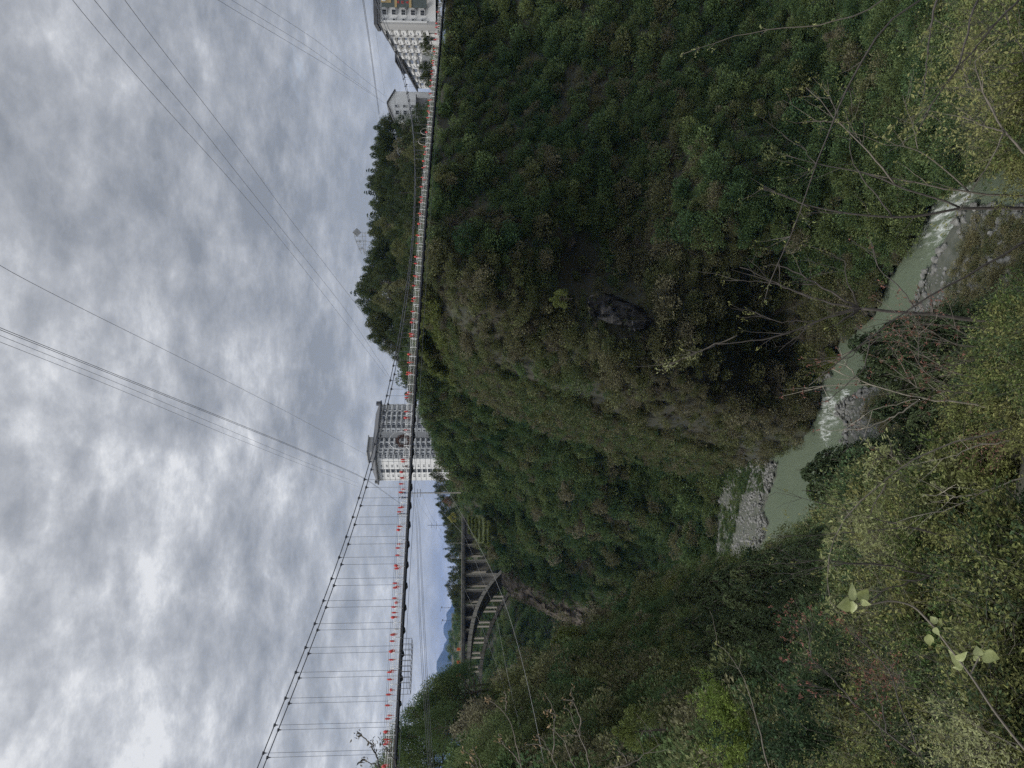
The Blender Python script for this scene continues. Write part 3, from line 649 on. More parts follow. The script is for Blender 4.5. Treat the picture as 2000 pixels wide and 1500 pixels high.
def conifer(seed, h=10.0, n=3200, leaf=.34, wide=.40, lmat='cedar_leaf', droop=.35, whorls=17, per=6):
    g = np.random.default_rng(seed); t = MB(); C = []; Dd = []
    zs = np.linspace(0, 1, 6); path = np.stack([np.array([math.sin(z * 2 + seed) * .02 * h * z, math.cos(z * 2 + seed) * .02 * h * z, z * h]) for z in zs]); t.tube(path, h * .018 * (1 - .93 * zs), 6)
    kk = n // (whorls * per)
    for w_ in range(whorls):
        u = .12 + .86 * (w_ + g.random() * .6) / whorls; L_ = wide * h * .5 * (1 - u) ** .75 * 1.15 + .02 * h
        for q in range(per):
            a = q * 6.283 / per + w_ * 1.1 + g.normal() * .25; l = L_ * g.uniform(.6, 1.15)
            tt = g.random(kk) ** .7; dirv = np.array([math.cos(a), math.sin(a)])
            z = u * h + l * (.32 * tt - (droop + .32) * tt * tt); p = np.stack([dirv[0] * l * tt, dirv[1] * l * tt, z], 1)
            p += g.normal(size=p.shape) * np.array([.10, .10, .05]) * l * (.4 + tt[:, None] * .6); C.append(p)
            Dd.append(np.stack([np.full(kk, dirv[0]), np.full(kk, dirv[1]), .3 - 1.6 * tt * droop * 2], 1))
            if w_ % 3 == 0: t.tube(np.stack([[0, 0, u * h], [dirv[0] * l * .5, dirv[1] * l * .5, u * h + l * .05], [dirv[0] * l * .9, dirv[1] * l * .9, u * h - l * .22]]), [h * .005, h * .004, h * .001], 3)
    c = np.concatenate(C); f = MB(); f.quads(leaves(c, leaf, np.concatenate(Dd), .34, .5, g))
    return t.mesh('tree_trunk', M['bark']), f.mesh('tree_crown', M[lmat])
TREES = {
 'broad': [broadleaf(1), broadleaf(2, wide=.75), broadleaf(3, wide=.5, lobes=13)],
 'conifer': [conifer(4), conifer(5, wide=.5, whorls=14)],
 'spiky': [broadleaf(6, n=4200, leaf=.30, wide=.8, lobes=26), broadleaf(7, n=4200, leaf=.30, wide=.9, lobes=24)],
 'near_broad': [broadleaf(8, n=9000, leaf=.17, lobes=16, wide=.8, lmat='green_leaf'), broadleaf(9, n=9000, leaf=.17, lobes=18, wide=.7, lmat='green_leaf')],
 'cedar': [conifer(10, n=15000, leaf=.2, wide=.55, droop=.5, whorls=26, per=7), conifer(11, n=15000, leaf=.19, wide=.62, droop=.55, whorls=24, per=8)],
 'lime': [broadleaf(12, h=6, n=2400, leaf=.26, lobes=9, wide=.95, lmat='lime_leaf', low=.1)],
 'olive': [broadleaf(13, h=8, n=2600, leaf=.3, wide=.85, lobes=12, lmat='far_leaf', low=.1), broadleaf(14, h=8, n=2600, leaf=.26, wide=.7, lobes=14, lmat='far_leaf', low=.1)],
 'brown': [broadleaf(15, h=8, n=2000, leaf=.28, wide=.8, lobes=12, lmat='brown_leaf', low=.1)],
 'yellow': [broadleaf(16, h=8, n=1800, leaf=.32, wide=.7, lmat='yellow_leaf')], 'rust': [broadleaf(17, h=8, n=1800, leaf=.32, wide=.75, lmat='rust_leaf')],
}
THGT = {'lime': 6.0, 'olive': 8.0, 'brown': 8.0, 'yellow': 8.0, 'rust': 8.0}
TREENAME = {'broad': 'broadleaf_tree', 'conifer': 'conifer_tree', 'spiky': 'ragged_tree', 'near_broad': 'broadleaf_tree', 'cedar': 'cedar_tree', 'lime': 'bright_bush', 'olive': 'bushy_tree', 'brown': 'bare_tree', 'yellow': 'yellow_tree', 'rust': 'rusty_tree'}
FIRST = {}
def tree(kind, base, h, label, group=None, cat='tree'):
    k = random.randrange(len(TREES[kind])); key = (kind, k); s = h / THGT.get(kind, 10.0)
    if key not in FIRST:
        o = empty(TREENAME[kind], (0, 0, 0)); tm, cm = TREES[kind][k]; link('trunk', tm, o); link('crown', cm, o); FIRST[key] = o
    else: o = copy_tree(FIRST[key])
    o.location = base; o.rotation_euler = (0, 0, random.uniform(0, 6.283)); o.scale = (s * random.uniform(.9, 1.15), s * random.uniform(.9, 1.15), s)
    for a in ('group',):
        if a in o.keys(): del o[a]
    tag(o, label, cat, group); return o
def tree_px(kind, xt, y, D, h, label, group=None, cat='tree'):
    """tree whose top stands at photo point (xt, y)"""
    top = P(xt, y, D); return tree(kind, (top[0], top[1], top[2] - h), h, label, group, cat)
def tree_nl(kind, xt, y, h, label, group=None, cat='tree'):
    """tree rooted on the near bank with its top at photo point (xt, y)"""
    xs = np.arange(xt + 30, xt + 330, 6.0); D = NL.depth(xs, np.full(len(xs), float(y))); hh = (xs - xt) / F * D
    k = np.nonzero(hh >= h)[0]; k = int(k[0]) if len(k) else int(np.argmax(hh)); h = float(min(h, hh[k]))
    b = NL.at(xs[k], y); b[2] -= .3; return tree(kind, tuple(b), h, label, group, cat)
ORD = ['first', 'second', 'third', 'fourth', 'fifth', 'sixth', 'seventh', 'eighth', 'ninth', 'tenth', 'eleventh', 'twelfth', 'thirteenth', 'fourteenth', 'fifteenth', 'sixteenth',
       'seventeenth', 'eighteenth', 'nineteenth', 'twentieth', 'twenty-first', 'twenty-second', 'twenty-third', 'twenty-fourth', 'twenty-fifth', 'twenty-sixth', 'twenty-seventh', 'twenty-eighth', 'twenty-ninth', 'thirtieth']
def ordinal(k):
    if k < 30: return ORD[k]
    t = {3: 'thirty', 4: 'forty', 5: 'fifty', 6: 'sixty', 7: 'seventy', 8: 'eighty', 9: 'ninety'}[(k + 1) // 10]; r = (k + 1) % 10
    return t[:-1] + 'ieth' if r == 0 else t + '-' + ORD[r - 1]
# hill above the footbridge: skyline row, then rows lower down the slope
prof = [(238, 742), (250, 728), (262, 738), (274, 730), (288, 722), (303, 722), (318, 726), (333, 713), (349, 716), (362, 713), (376, 709), (391, 718), (405, 726), (420, 714), (438, 716), (456, 717), (474, 722), (493, 716), (508, 710),
        (524, 706), (540, 702), (556, 694), (572, 682), (586, 692), (600, 706), (614, 714), (628, 713), (642, 724), (656, 716), (668, 728), (682, 744), (698, 765)]
k = 0
for y_, xt in prof:
    kind = 'conifer' if y_ in (376, 572, 420, 333) else random.choice(['spiky', 'broad', 'spiky'])
    D = 318 - abs(y_ - 480) * .06; h = 14 if y_ > 300 else 10
    if y_ > 650: h = 9
    tree_px(kind, xt, y_, D, h, ('pointed dark tree' if kind == 'conifer' else 'dark leafy tree') + ' on the wooded hill skyline, %s crown from the white gabled house' % ordinal(k), 'trees along the hill skyline'); k += 1
n = 0
for row, (dx, DD) in enumerate(((16, 306), (32, 294), (50, 280), (68, 266))):
    for y_, xt in prof[row % 2::2]:
        xx = xt + dx + random.uniform(-6, 6); yy = y_ + random.uniform(-7, 7)
        if xx > 800: continue
        kind = random.choice(['broad', 'spiky', 'broad', 'conifer', 'olive'])
        tree_px(kind, xx, yy, DD, random.uniform(9, 12), 'dark tree in the wood between the hill skyline and the footbridge', 'trees filling the hillside wood'); n += 1
for j, (xt, y_, kind, h) in enumerate([(775, 715, 'broad', 8), (783, 724, 'conifer', 7), (781, 733, 'spiky', 6.5), (786, 744, 'spiky', 6), (784, 756, 'conifer', 6), (789, 768, 'broad', 5.5), (791, 780, 'broad', 5)]):
    tree_px(kind, xt, y_, 330, h, 'small tree between wooded hill and white tower, %s from the hill' % ORD[j], 'small trees beside the white tower')
# ridge behind the arch bridge
ridge = [(924, 846), (936, 842), (949, 845), (962, 847), (974, 848), (987, 850), (1000, 855), (1011, 862), (1023, 864), (1036, 867), (1048, 866), (1060, 868), (1072, 864), (1084, 868), (1096, 875), (1108, 873), (1120, 874), (1132, 875), (1144, 868), (1157, 873),
         (1169, 878), (1181, 884), (1194, 887), (1208, 889), (1222, 890)]
for j, (y_, xt) in enumerate(ridge):
    D = 560 + max(0, y_ - 1000) * .25
    tree_px(random.choice(['conifer', 'spiky', 'broad', 'spiky']), xt, y_, D, 12, 'dark ridge tree above the arch bridge roadway, %s crown from the white tower' % ordinal(j), 'trees on the ridge behind the arch bridge')
for j, (y_, xt) in enumerate(ridge[::2]):
    tree_px(random.choice(['broad', 'spiky']), xt + 14, y_ + 5, 530 + max(0, y_ - 1000) * .2, 10, 'tree filling the wood between the arch bridge and the ridge skyline', 'lower trees of the ridge wood')
tree_px('yellow', 873, 1012, 500, 8, 'golden yellow tree at the right end of the arch bridge'); tree_px('rust', 863, 978, 500, 8, 'rust brown tree beside the tall utility pole')
for j, (xt, y_, kind, h, D) in enumerate([(838, 925, 'spiky', 8, 420), (848, 938, 'broad', 8, 420), (858, 905, 'broad', 8, 400), (852, 880, 'spiky', 8, 390), (845, 865, 'broad', 8, 380), (832, 850, 'conifer', 9, 370), (826, 832, 'broad', 8, 360), (822, 812, 'broad', 8, 350), (820, 790, 'conifer', 8, 345), (818, 765, 'broad', 8, 335), (816, 740, 'broad', 8, 330),
        (868, 955, 'broad', 8, 430), (880, 975, 'broad', 7, 430), (890, 950, 'olive', 8, 400)]):
    tree_px(kind, xt, y_, D, h, 'tree at the gorge rim under the footbridge deck, %s from the cliff crest' % ordinal(j), 'trees on the gorge rim below the white tower') if False else \
    tree_px(kind, xt, y_, D, h, 'dark tree on the gorge rim below the foot of the white tower', 'trees on the gorge rim below the white tower')
# trees standing out of the growth on the cliff and the slope
def stand(sheet, n, kinds, hs, label, group, poly=None):
    x, y, D, w = sheet.sample(n, poly)
    for i in range(n):
        b = w[i] - np.array([0, 0, 1.0]); tree(random.choice(kinds), tuple(b), random.uniform(*hs), label, group)
stand(S1, 34, ['olive', 'olive', 'broad'], (5, 8.5), 'dark green tree standing out of the cliff growth below the white houses', 'trees on the cliff below the houses', [(900, 0), (1700, 0), (1700, 360), (900, 360)])
stand(S1, 30, ['olive', 'brown', 'brown', 'olive'], (4.5, 7.5), 'olive brown tree standing out of the cliff growth around the rock outcrop', 'trees on the cliff around the rock outcrop', [(880, 400), (1480, 400), (1480, 800), (1100, 740), (900, 640)])
stand(S2, 34, ['olive', 'broad', 'broad', 'conifer'], (6.5, 11), 'dark tree on the gorge slope between the cliff spur and the arch bridge', 'trees on the gorge slope', [(870, 850), (1000, 1000), (1150, 1150), (1380, 1060), (1380, 940), (1050, 800)])
stand(S3, 12, ['broad', 'spiky'], (8, 12), 'dark tree in the gorge head seen under the arch bridge', 'trees in the gorge head')
tree('lime', tuple(P(1118, 583, 209)), 6.5, 'round bright green bush above the rock outcrop on the cliff', None, 'bush')
tree('lime', tuple(P(1150, 1258, 150)), 7.5, 'bright light green bush on the left bank slope below the arch bridge', None, 'bush')
tree('lime', tuple(P(1300, 1425, 42)), 3.0, 'small yellow green bush low on the left bank', None, 'bush')
# left bank
for j, (xt, y_, D, h, kind) in enumerate([(848, 1338, 150, 11, 'near_broad'), (826, 1350, 140, 12, 'near_broad'), (805, 1372, 136, 12, 'near_broad'), (790, 1392, 134, 13, 'near_broad'), (748, 1428, 132, 15, 'near_broad'), (752, 1462, 132, 14, 'near_broad'), (722, 1492, 133, 16, 'near_broad'), (800, 1420, 124, 11, 'near_broad')]):
    tree_px(kind, xt, y_, D, h, 'dark broadleaf tree by the left footbridge end, %s from the blue mountain' % ORD[j], 'dark trees at the left end of the footbridge')
for j, (xt, y_, h) in enumerate([(872, 1420, 9), (900, 1366, 9), (935, 1400, 9), (960, 1345, 9), (880, 1470, 9), (930, 1460, 8), (1010, 1330, 8), (1060, 1290, 8), (1000, 1400, 8), (1080, 1370, 7), (1130, 1300, 7), (1150, 1250, 7), (1060, 1460, 6), (1180, 1340, 6), (1190, 1220, 6), (1250, 1190, 6), (1240, 1400, 5)]):
    tree_nl(random.choice(['near_broad', 'near_broad', 'olive']), xt, y_, h, 'dark rounded tree on the left bank slope below the footbridge', 'trees on the left bank slope')
cd = [(1476, 1080, 9), (1446, 1096, 10), (1408, 1118, 10), (1372, 1128, 10), (1335, 1136, 9), (1500, 1092, 9), (1530, 1066, 8), (1560, 1040, 7), (1300, 1165, 9), (1345, 1180, 9), (1392, 1168, 9), (1440, 1150, 9), (1488, 1140, 9), (1530, 1125, 8), (1575, 1100, 7), (1310, 1215, 9), (1360, 1228, 9), (1410, 1215, 9), (1460, 1200, 9), (1510, 1188, 8), (1560, 1165, 7), (1320, 1265, 9), (1375, 1280, 9), (1430, 1262, 9), (1485, 1250, 8), (1540, 1235, 7), (1345, 1320, 8), (1410, 1315, 8), (1470, 1300, 8), (1600, 1200, 6)]
for j, (xt, y_, h) in enumerate(cd): tree_nl('cedar', xt, y_, h, 'dark drooping cedar in the grove on the left bank, %s from the gravel bar' % ordinal(j), 'dark cedars on the left bank')
for j, (xt, y_, D, h) in enumerate([(1553, 924, 60, 12), (1563, 960, 58, 12), (1582, 898, 60, 11), (1588, 992, 58, 12), (1612, 942, 54, 11), (1602, 1032, 60, 12), (1640, 975, 50, 11), (1630, 905, 56, 11), (1660, 935, 47, 11), (1655, 880, 54, 10)]):
    tree_px('cedar', xt, y_, D, h, 'dark conifer top standing against the green river, %s from the middle rapids' % ORD[j], 'dark conifer tops against the river')
for j, (xt, y_, D, h) in enumerate([(1648, 672, 60, 11), (1676, 700, 55, 11), (1664, 735, 58, 10), (1712, 648, 52, 11), (1690, 802, 55, 10), (1742, 700, 46, 11), (1725, 765, 48, 11), (1755, 640, 46, 10), (1760, 820, 46, 11), (1735, 880, 50, 10), (1780, 740, 42, 11)]):
    tree_px('cedar', xt, y_, D, h, 'dark feathery conifer below the red budded twigs, %s from the river bend' % ORD[j], 'dark conifers at the near river bank')
# tall grassy willow like tree on the cliff foot
# ------------------------------------------------------------------ suspension footbridge
B0 = np.array([-57.0, 119.0]); BD = np.array([.793, .609]); BN = np.array([-.609, .793])     # start, direction, away from the viewer
def bu(s):
    q = B0 + BD * s; return q
def y_of(q): return 750 - F * q[0] / (q[1] * 1.0) * .985
deckV = np.array([(1560, 770), (1500, 773), (1340, 781), (1200, 788), (1100, 794), (1000, 801), (900, 806), (800, 809), (700, 813), (600, 822), (400, 834), (200, 850), (50, 863), (-60, 872)], float)
cabV = np.array([(1560, 474), (1492, 507), (1433, 530.6), (1382, 551), (1334, 570), (1288, 588), (1243, 605), (1199, 621.5), (1156, 637), (1114, 652.5), (1076, 666), (1037, 679), (1001, 691), (967, 702), (933, 713), (901, 722), (783, 754),
                 (755, 761), (729, 767), (630, 784), (560, 793.5), (480, 803), (400, 810), (340, 810.5), (290, 809.5), (253, 807), (220, 803.5), (192, 799), (147, 790), (93, 772), (27, 749), (-60, 712)], float)
def hz(tab, s):
    q = bu(s); v = 900.0
    for _ in range(6):                       # photo row -> height of a point standing at plan position q
        vv = (1000 - v) / F; Dc = q[1] / (CP + vv * SP); yy = 750 - F * q[0] / Dc
        v = np.interp(yy, tab[::-1, 0], tab[::-1, 1])
    vv = (1000 - v) / F; Dc = q[1] / (CP + vv * SP); return Dc * (vv * CP - SP)
SS = np.arange(-6, 246, 2.0)
zd_raw = np.array([hz(deckV, s) for s in SS]); zc_raw = np.array([hz(cabV, s) for s in SS])
zd_f = np.poly1d(np.polyfit(SS, zd_raw, 4)); zc_f = np.poly1d(np.polyfit(SS, zc_raw, 6))
def zd(s): return float(zd_f(s))
def zc(s): return max(float(zc_f(s)), zd(s) + 1.75)
W = 3.0
def bp(s, off, z): q = bu(s) + BN * off; return np.array([q[0], q[1], z])
AX = lambda s: np.array([[BD[0], BD[1], (zd(s + .5) - zd(s - .5))], [BN[0], BN[1], 0], [0, 0, 1.0]])
bridge = empty('suspension_bridge', tuple(bp(-6, W / 2, zd(-6))))
tag(bridge, 'long suspension footbridge with dark steel deck, white railings and hanger rods across the gorge', 'footbridge')
d = MB(); g_ = MB(); st = np.arange(-6, 244, 2.0)
for s in st:
    d.box(bp(s + 1, W / 2, zd(s + 1) + .42), (2.01, W - .1, .08), AX(s + 1))
    for o_ in (.08, W - .08): g_.box(bp(s + 1, o_, zd(s + 1) + .22), (2.0, .14, .3), AX(s + 1))
    g_.box(bp(s + 1, W / 2, zd(s + 1) + .26), (2.0, .12, .22), AX(s + 1))
d.build('deck', M['plank'], bridge); g_.build('deck_girder', M['steel'], bridge)
for s in np.arange(-4, 244, 4.0):            # tapered cross beams sticking out below
    c_ = MB(); a = bp(s, -.35, zd(s) + .12); b = bp(s, W + .35, zd(s) + .12); e1 = bp(s, .7, zd(s) - .26); e2 = bp(s, W - .7, zd(s) - .26); t_ = np.array([BD[0], BD[1], 0]) * .11
    c_.add([a - t_, b - t_, e2 - t_, e1 - t_, a + t_, b + t_, e2 + t_, e1 + t_], [(0, 1, 2, 3), (7, 6, 5, 4), (0, 4, 5, 1), (1, 5, 6, 2), (2, 6, 7, 3), (3, 7, 4, 0)]); c_.build('cross_beam', M['steel'], bridge)
for side, off in (('near', 0.0), ('far', W)):
    r = MB(); q = np.arange(-6, 244, 2.0)
    for hh, rr in ((.62, .03), (1.66, .035), (1.25, .02)): r.tube(np.stack([bp(s, off, zd(s) + hh) for s in q]), rr, 4)
    r.build('handrail', M['rail_white'], bridge)
    w_ = MB()
    for s in np.arange(-6, 243.6, .34):
        a = bp(s, off, zd(s) + .6); b = bp(s, off, zd(s) + 1.62); w_.tube(np.stack([a, b]), .008, 3, 0, False)
    for hh in (.8, .98, 1.14, 1.4): w_.tube(np.stack([bp(s, off, zd(s) + hh) for s in q]), .006, 3, 0, False)
    w_.build('mesh_panel', M['rail_grey'], bridge)
    # thin lantern line above the rail
    l_ = MB(); l_.tube(np.stack([bp(s, off, zd(s) + 2.15) for s in q]), .022, 4); l_.build('lantern_line', M['wire'], bridge)
for off in (0.0, W):
    out = -1 if off == 0 else 1
    for s in np.arange(-4.8, 242, 2.55 if off == 0 else 5.1):
        p_ = MB(); z0 = zd(s)
        p_.tube(np.stack([bp(s, off, z0 + .3), bp(s, off + .17 * out, z0 + .8), bp(s, off + .19 * out, z0 + 1.15), bp(s, off + .04 * out, z0 + 1.72)]), [.06, .07, .07, .055], 5); p_.build('railing_post', M['rail_white'], bridge)
for off in (0.0, W):
    c_ = MB(); q = np.arange(-10, 252, 2.0); c_.tube(np.stack([bp(s, off, zc(s)) for s in q]), .085, 7); c_.build('main_cable', M['cable'], bridge)
nh = 0
for off in (0.0, W):
    for s in np.arange(-3.2, 196, 4.0):
        z0, z1 = zd(s) + .3, zc(s)
        h_ = MB(); h_.tube(np.stack([bp(s, off, z0), bp(s, off, z1)]), .030, 4); ho = h_.build('hanger', M['cable'], bridge)
        c_ = MB(); c_.tube(np.stack([bp(s - .22, off, z1 + .02), bp(s + .22, off, z1 - .02)]), .19, 8); c_.tube(np.stack([bp(s, off, z1 - .5), bp(s, off, z1)]), [.07, .13], 6)
        me = c_.mesh('clamp', M['steel']); me.transform(Matrix.Translation(-Vector(bridge.location))); link('clamp', me, ho); nh += 1
# storm cable under the deck
c_ = MB(); q = np.arange(-6, 240, 3.0); c_.tube(np.stack([bp(s, -.6, zd(s) - .55 - .5 * math.sin(max(0, s) / 240 * math.pi)) for s in q]), .035, 5); c_.build('stay_cable', M['cable'], bridge)

def bs_at(y):                                # bridge station seen at photo row y
    lo, hi = -8.0, 246.0
    for _ in range(50):
        m_ = (lo + hi) / 2; q = bu(m_); Dc = q[1] / CP; yy = 750 - F * q[0] / Dc
        if yy > y: lo = m_
        else: hi = m_
    return (lo + hi) / 2
# lanterns: each a body with gold caps and a tassel, hung on the line above the rail
def lantern_mesh(k):
    m = MB(); pr = [(0, .06), (.06, .13), (.22, .15), (.52, .15), (.68, .13), (.74, .06)] if k == 0 else [(0, .06), (.08, .18), (.24, .24), (.42, .24), (.58, .18), (.66, .06)]
    m.tube([[0, 0, -a] for a, _ in pr], [b for _, b in pr], 10, 0)
    m.tube([[0, 0, .06], [0, 0, 0]], [.075, .075], 8, 1); e = pr[-1][0]; m.tube([[0, 0, -e], [0, 0, -e - .05]], [.075, .075], 8, 1)
    m.tube([[0, 0, -e - .05], [0, 0, -e - .34]], [.03, .055], 6, 0); m.tube([[0, 0, .2], [0, 0, .05]], .012, 3, 1)
    return m.mesh('lantern', [M['red'], M['gold']])
LM = [lantern_mesh(0), lantern_mesh(1)]
LY = [1490, 1478, 1447, 1438, 1433, 1423, 1398, 1381, 1372, 1351, 1331, 1322, 1308, 1293, 1284, 1268, 1253, 1248, 1236, 1221, 1202, 1193, 1188, 1182, 1165, 1160, 1145, 1136, 1128, 1108, 1102, 1090, 1082, 1068, 1045, 1033, 1026, 1012, 998, 990, 973, 960, 944, 938, 932, 921, 918, 901, 897,
      822, 816, 804, 799, 777, 771, 749, 732, 728, 712, 709, 693, 690, 658, 653, 636, 631, 610, 606, 590, 585, 565, 560, 541, 524, 517, 504, 486, 478, 462, 445, 440, 420, 405, 398, 388, 375, 368, 350, 335, 331, 318, 309, 305, 290, 281, 262, 234, 228, 221, 211, 205, 200, 187, 180, 173, 161, 152, 149, 143, 136, 128, 123, 113, 105, 99, 92, 82, 71, 62, 58, 50, 38, 28]
for k, y_ in enumerate(LY):
    near = k % 3 != 1; off = -.12 if near else W + .12; s = bs_at(y_)
    z = zd(s) + (2.12 + .08 * math.sin(k * 1.7))
    me = LM[0 if (k * 7) % 5 else 1]
    o = link('red_lantern', me); o.location = tuple(bp(s, off, z)); o.rotation_euler = (0, 0, k * .7)
    tag(o, 'red lantern over the footbridge railing, %s from its left end' % ((ordinal(k) if k < 99 else 'one hundred and ' + ordinal(k - 100) if k > 99 else 'hundredth')), 'lantern', 'red lanterns along the footbridge railing')
# decorative arches and wreath on the deck
def ring_pts(c, r, ax1, n=30, a0=0, a1=6.2832): return np.stack([c + r * (math.cos(a) * ax1 + math.sin(a) * np.array([0, 0, 1.0])) for a in np.linspace(a0, a1, n)])
b3 = np.array([BD[0], BD[1], 0])
def ring_arch(y_, r, tube, mat, name, label, cat, grp=None, lift=0.0, extra=None):
    s = bs_at(y_); c = bp(s, W * .45, zd(s) + .46 + r + lift); o = empty(name, tuple(bp(s, W * .45, zd(s) + .46)))
    m = MB(); m.tube(ring_pts(c, r, b3), tube, 6); m.build('hoop', M[mat], o)
    m = MB()
    for q in (-.5, .5): m.tube(np.stack([c + b3 * r * q + np.array([0, 0, -r * .86]), bp(s, W * .45, zd(s) + .46) + b3 * r * q * 1.4]), tube * .8, 5)
    m.build('stand', M[mat], o); tag(o, label, cat, grp)
    if extra: extra(o, c, r)
    return o
def wreath_fill(o, c, r):
    m = MB(); a = rng.uniform(0, 6.283, 900); rr = rng.uniform(.62, 1.0, 900) * r
    p = c + (np.cos(a) * rr)[:, None] * b3 + (np.sin(a) * rr)[:, None] * np.array([0, 0, 1.0]) + rng.normal(size=(900, 3)) * .08
    m.quads(leaves(p, .32, None, .5, .4)); m.build('dry_flowers', M['wreath'], o)
ring_arch(853, 1.5, .05, 'steel', 'flower_ring', 'round dark flower wreath standing on the footbridge in front of the white tower', 'wreath', None, .05, wreath_fill)
ring_arch(852, 2.15, .045, 'rail_white', 'hoop_arch', 'thin white hoop arch around the dark flower wreath', 'arch', None, .1)
ring_arch(879, 2.3, .045, 'rail_white', 'hoop_arch', 'double white wire hoop left of the dark flower wreath', 'arch', None, .1)
ring_arch(271, 1.75, .10, 'concrete_pale', 'hoop_arch', 'beige hoop arch on the deck beneath the hill trees, farther from the houses', 'arch', None, 0)
ring_arch(252, 1.55, .10, 'concrete_pale', 'hoop_arch', 'beige hoop arch on the deck beneath the hill trees, nearer the houses', 'arch', None, 0)
# hanging inspection cradle under the deck
s0, s1 = bs_at(1340), bs_at(1243); o = empty('inspection_cradle', tuple(bp(s0, W / 2, zd(s0) - .3))); tag(o, 'grey tubular inspection cradle hung under the footbridge deck', 'scaffold')
m = MB()
for off in (-.1, W + .1):
    m.tube(np.stack([bp(s, off, zd(s) - 1.55) for s in np.linspace(s0, s1, 8)]), .05, 5); m.tube(np.stack([bp(s, off, zd(s) - 1.05) for s in np.linspace(s0, s1, 8)]), .035, 5)
m.build('side_rail', M['dark'], o); m = MB()
for s in np.linspace(s0, s1, 10):
    for off in (-.1, W + .1): m.tube(np.stack([bp(s, off, zd(s) + .1), bp(s, off, zd(s) - 1.55)]), .04, 5)
m.build('drop_rod', M['dark'], o); m = MB()
for s in np.linspace(s0, s1, 10): m.tube(np.stack([bp(s, -.1, zd(s) - 1.55), bp(s, W + .1, zd(s) - 1.55)]), .04, 5)
m.build('floor_bar', M['dark'], o)
# people on the bridge
def person(y_, off, face, label, crouch=False, shirt='cloth_dark', hgt=1.68):
    import bmesh
    s = bs_at(y_); o = empty('person', tuple(bp(s, off, zd(s) + .47)), face, hgt / 1.7); tag(o, label, 'person')
    J = dict(pel=(0, 0, .92), wst=(0, .01, 1.08), chs=(0, 0, 1.3), nck=(0, .01, 1.46), hd0=(0, .02, 1.54), hd1=(0, .03, 1.66), sl=(-.19, 0, 1.4), sr=(.19, 0, 1.4), el=(-.24, .06, 1.14), er=(.24, .06, 1.14), wl=(-.2, .24, 1.05), wr=(.2, .24, 1.05), hl=(-.17, .33, 1.06), hr=(.17, .33, 1.06),
             kl=(-.1, .06, .5), kr=(.11, .0, .5), al=(-.1, 0, .09), ar=(.12, -.06, .09), tl=(-.11, .17, .035), tr=(.13, .11, .035))
    if crouch:
        for k_ in J: x0, y0, z0 = J[k_]; J[k_] = (x0, y0, z0)
        for k_ in ('pel', 'wst', 'chs', 'nck', 'hd0', 'hd1', 'sl', 'sr', 'el', 'er', 'wl', 'wr', 'hl', 'hr'): x0, y0, z0 = J[k_]; J[k_] = (x0, y0 - .25 + (z0 - .92) * .35, z0 - .52 - (z0 - .92) * .08)
        J['kl'] = (-.14, .22, .5); J['kr'] = (.15, .22, .5)
    E = [('pel', 'wst'), ('wst', 'chs'), ('chs', 'nck'), ('nck', 'hd0'), ('hd0', 'hd1'), ('chs', 'sl'), ('chs', 'sr'), ('sl', 'el'), ('sr', 'er'), ('el', 'wl'), ('er', 'wr'), ('wl', 'hl'), ('wr', 'hr'), ('pel', 'kl'), ('pel', 'kr'), ('kl', 'al'), ('kr', 'ar'), ('al', 'tl'), ('ar', 'tr')]
    RAD = dict(pel=.15, wst=.14, chs=.16, nck=.055, hd0=.085, hd1=.085, sl=.075, sr=.075, el=.05, er=.05, wl=.035, wr=.035, hl=.038, hr=.038, kl=.075, kr=.075, al=.05, ar=.05, tl=.04, tr=.04)
    names = list(J); me = bpy.data.meshes.new('person_body'); me.from_pydata([J[k_] for k_ in names], [(names.index(a), names.index(b)) for a, b in E], [])
    t = bpy.data.objects.new('tmp_body', me); COL.objects.link(t); t.modifiers.new('s', 'SKIN'); sk = me.skin_vertices[0].data
    for i, k_ in enumerate(names): sk[i].radius = (RAD[k_] * (1.25 if k_ in ('chs', 'pel', 'wst') else 1), RAD[k_] * .8 if k_ in ('chs', 'pel', 'wst') else RAD[k_]); sk[i].use_root = (k_ == 'pel')
    t.modifiers.new('d', 'SUBSURF').levels = 1
    dg = bpy.context.evaluated_depsgraph_get(); m2 = bpy.data.meshes.new_from_object(t.evaluated_get(dg)); bpy.data.objects.remove(t)
    m2.materials.clear(); 
    for q in ('skin', shirt, 'cloth_blue'): m2.materials.append(M[q])
    top = J['nck'][2]; hip = J['pel'][2]
    for p_ in m2.polygons:
        c = p_.center; p_.use_smooth = True
        p_.material_index = 0 if (c.z > top - .02 or (abs(c.x) < .26 and c.y > J['wl'][1] - .02 and c.z > J['wl'][2] - .06 and c.z < J['wl'][2] + .1)) else (1 if c.z > hip - .03 else 2)
    link('body', m2, o)
    hm = MB(); hd = np.array(J['hd1']); hm.quads(leaves(hd + np.array([0, -.03, .03]) + ball(160, rng, .9) * np.array([.1, .11, .09]), .07, None, .6)); link('hair', hm.mesh('hair', M['cloth_dark']), o)
    return o
person(907, .6, 2.4, 'person in dark clothes crouching at the footbridge railing before the white tower', True)
person(958, .5, 2.9, 'person in black top standing at the railing beside the utility pole, nearer the tower')
person(964, 1.2, -.4, 'person in dark jacket standing on the footbridge beside the utility pole, nearer the lower cable', False, 'cloth_blue', 1.6)
person(997, 1.0, .8, 'person in dark clothes standing alone on the footbridge left of the utility pole')
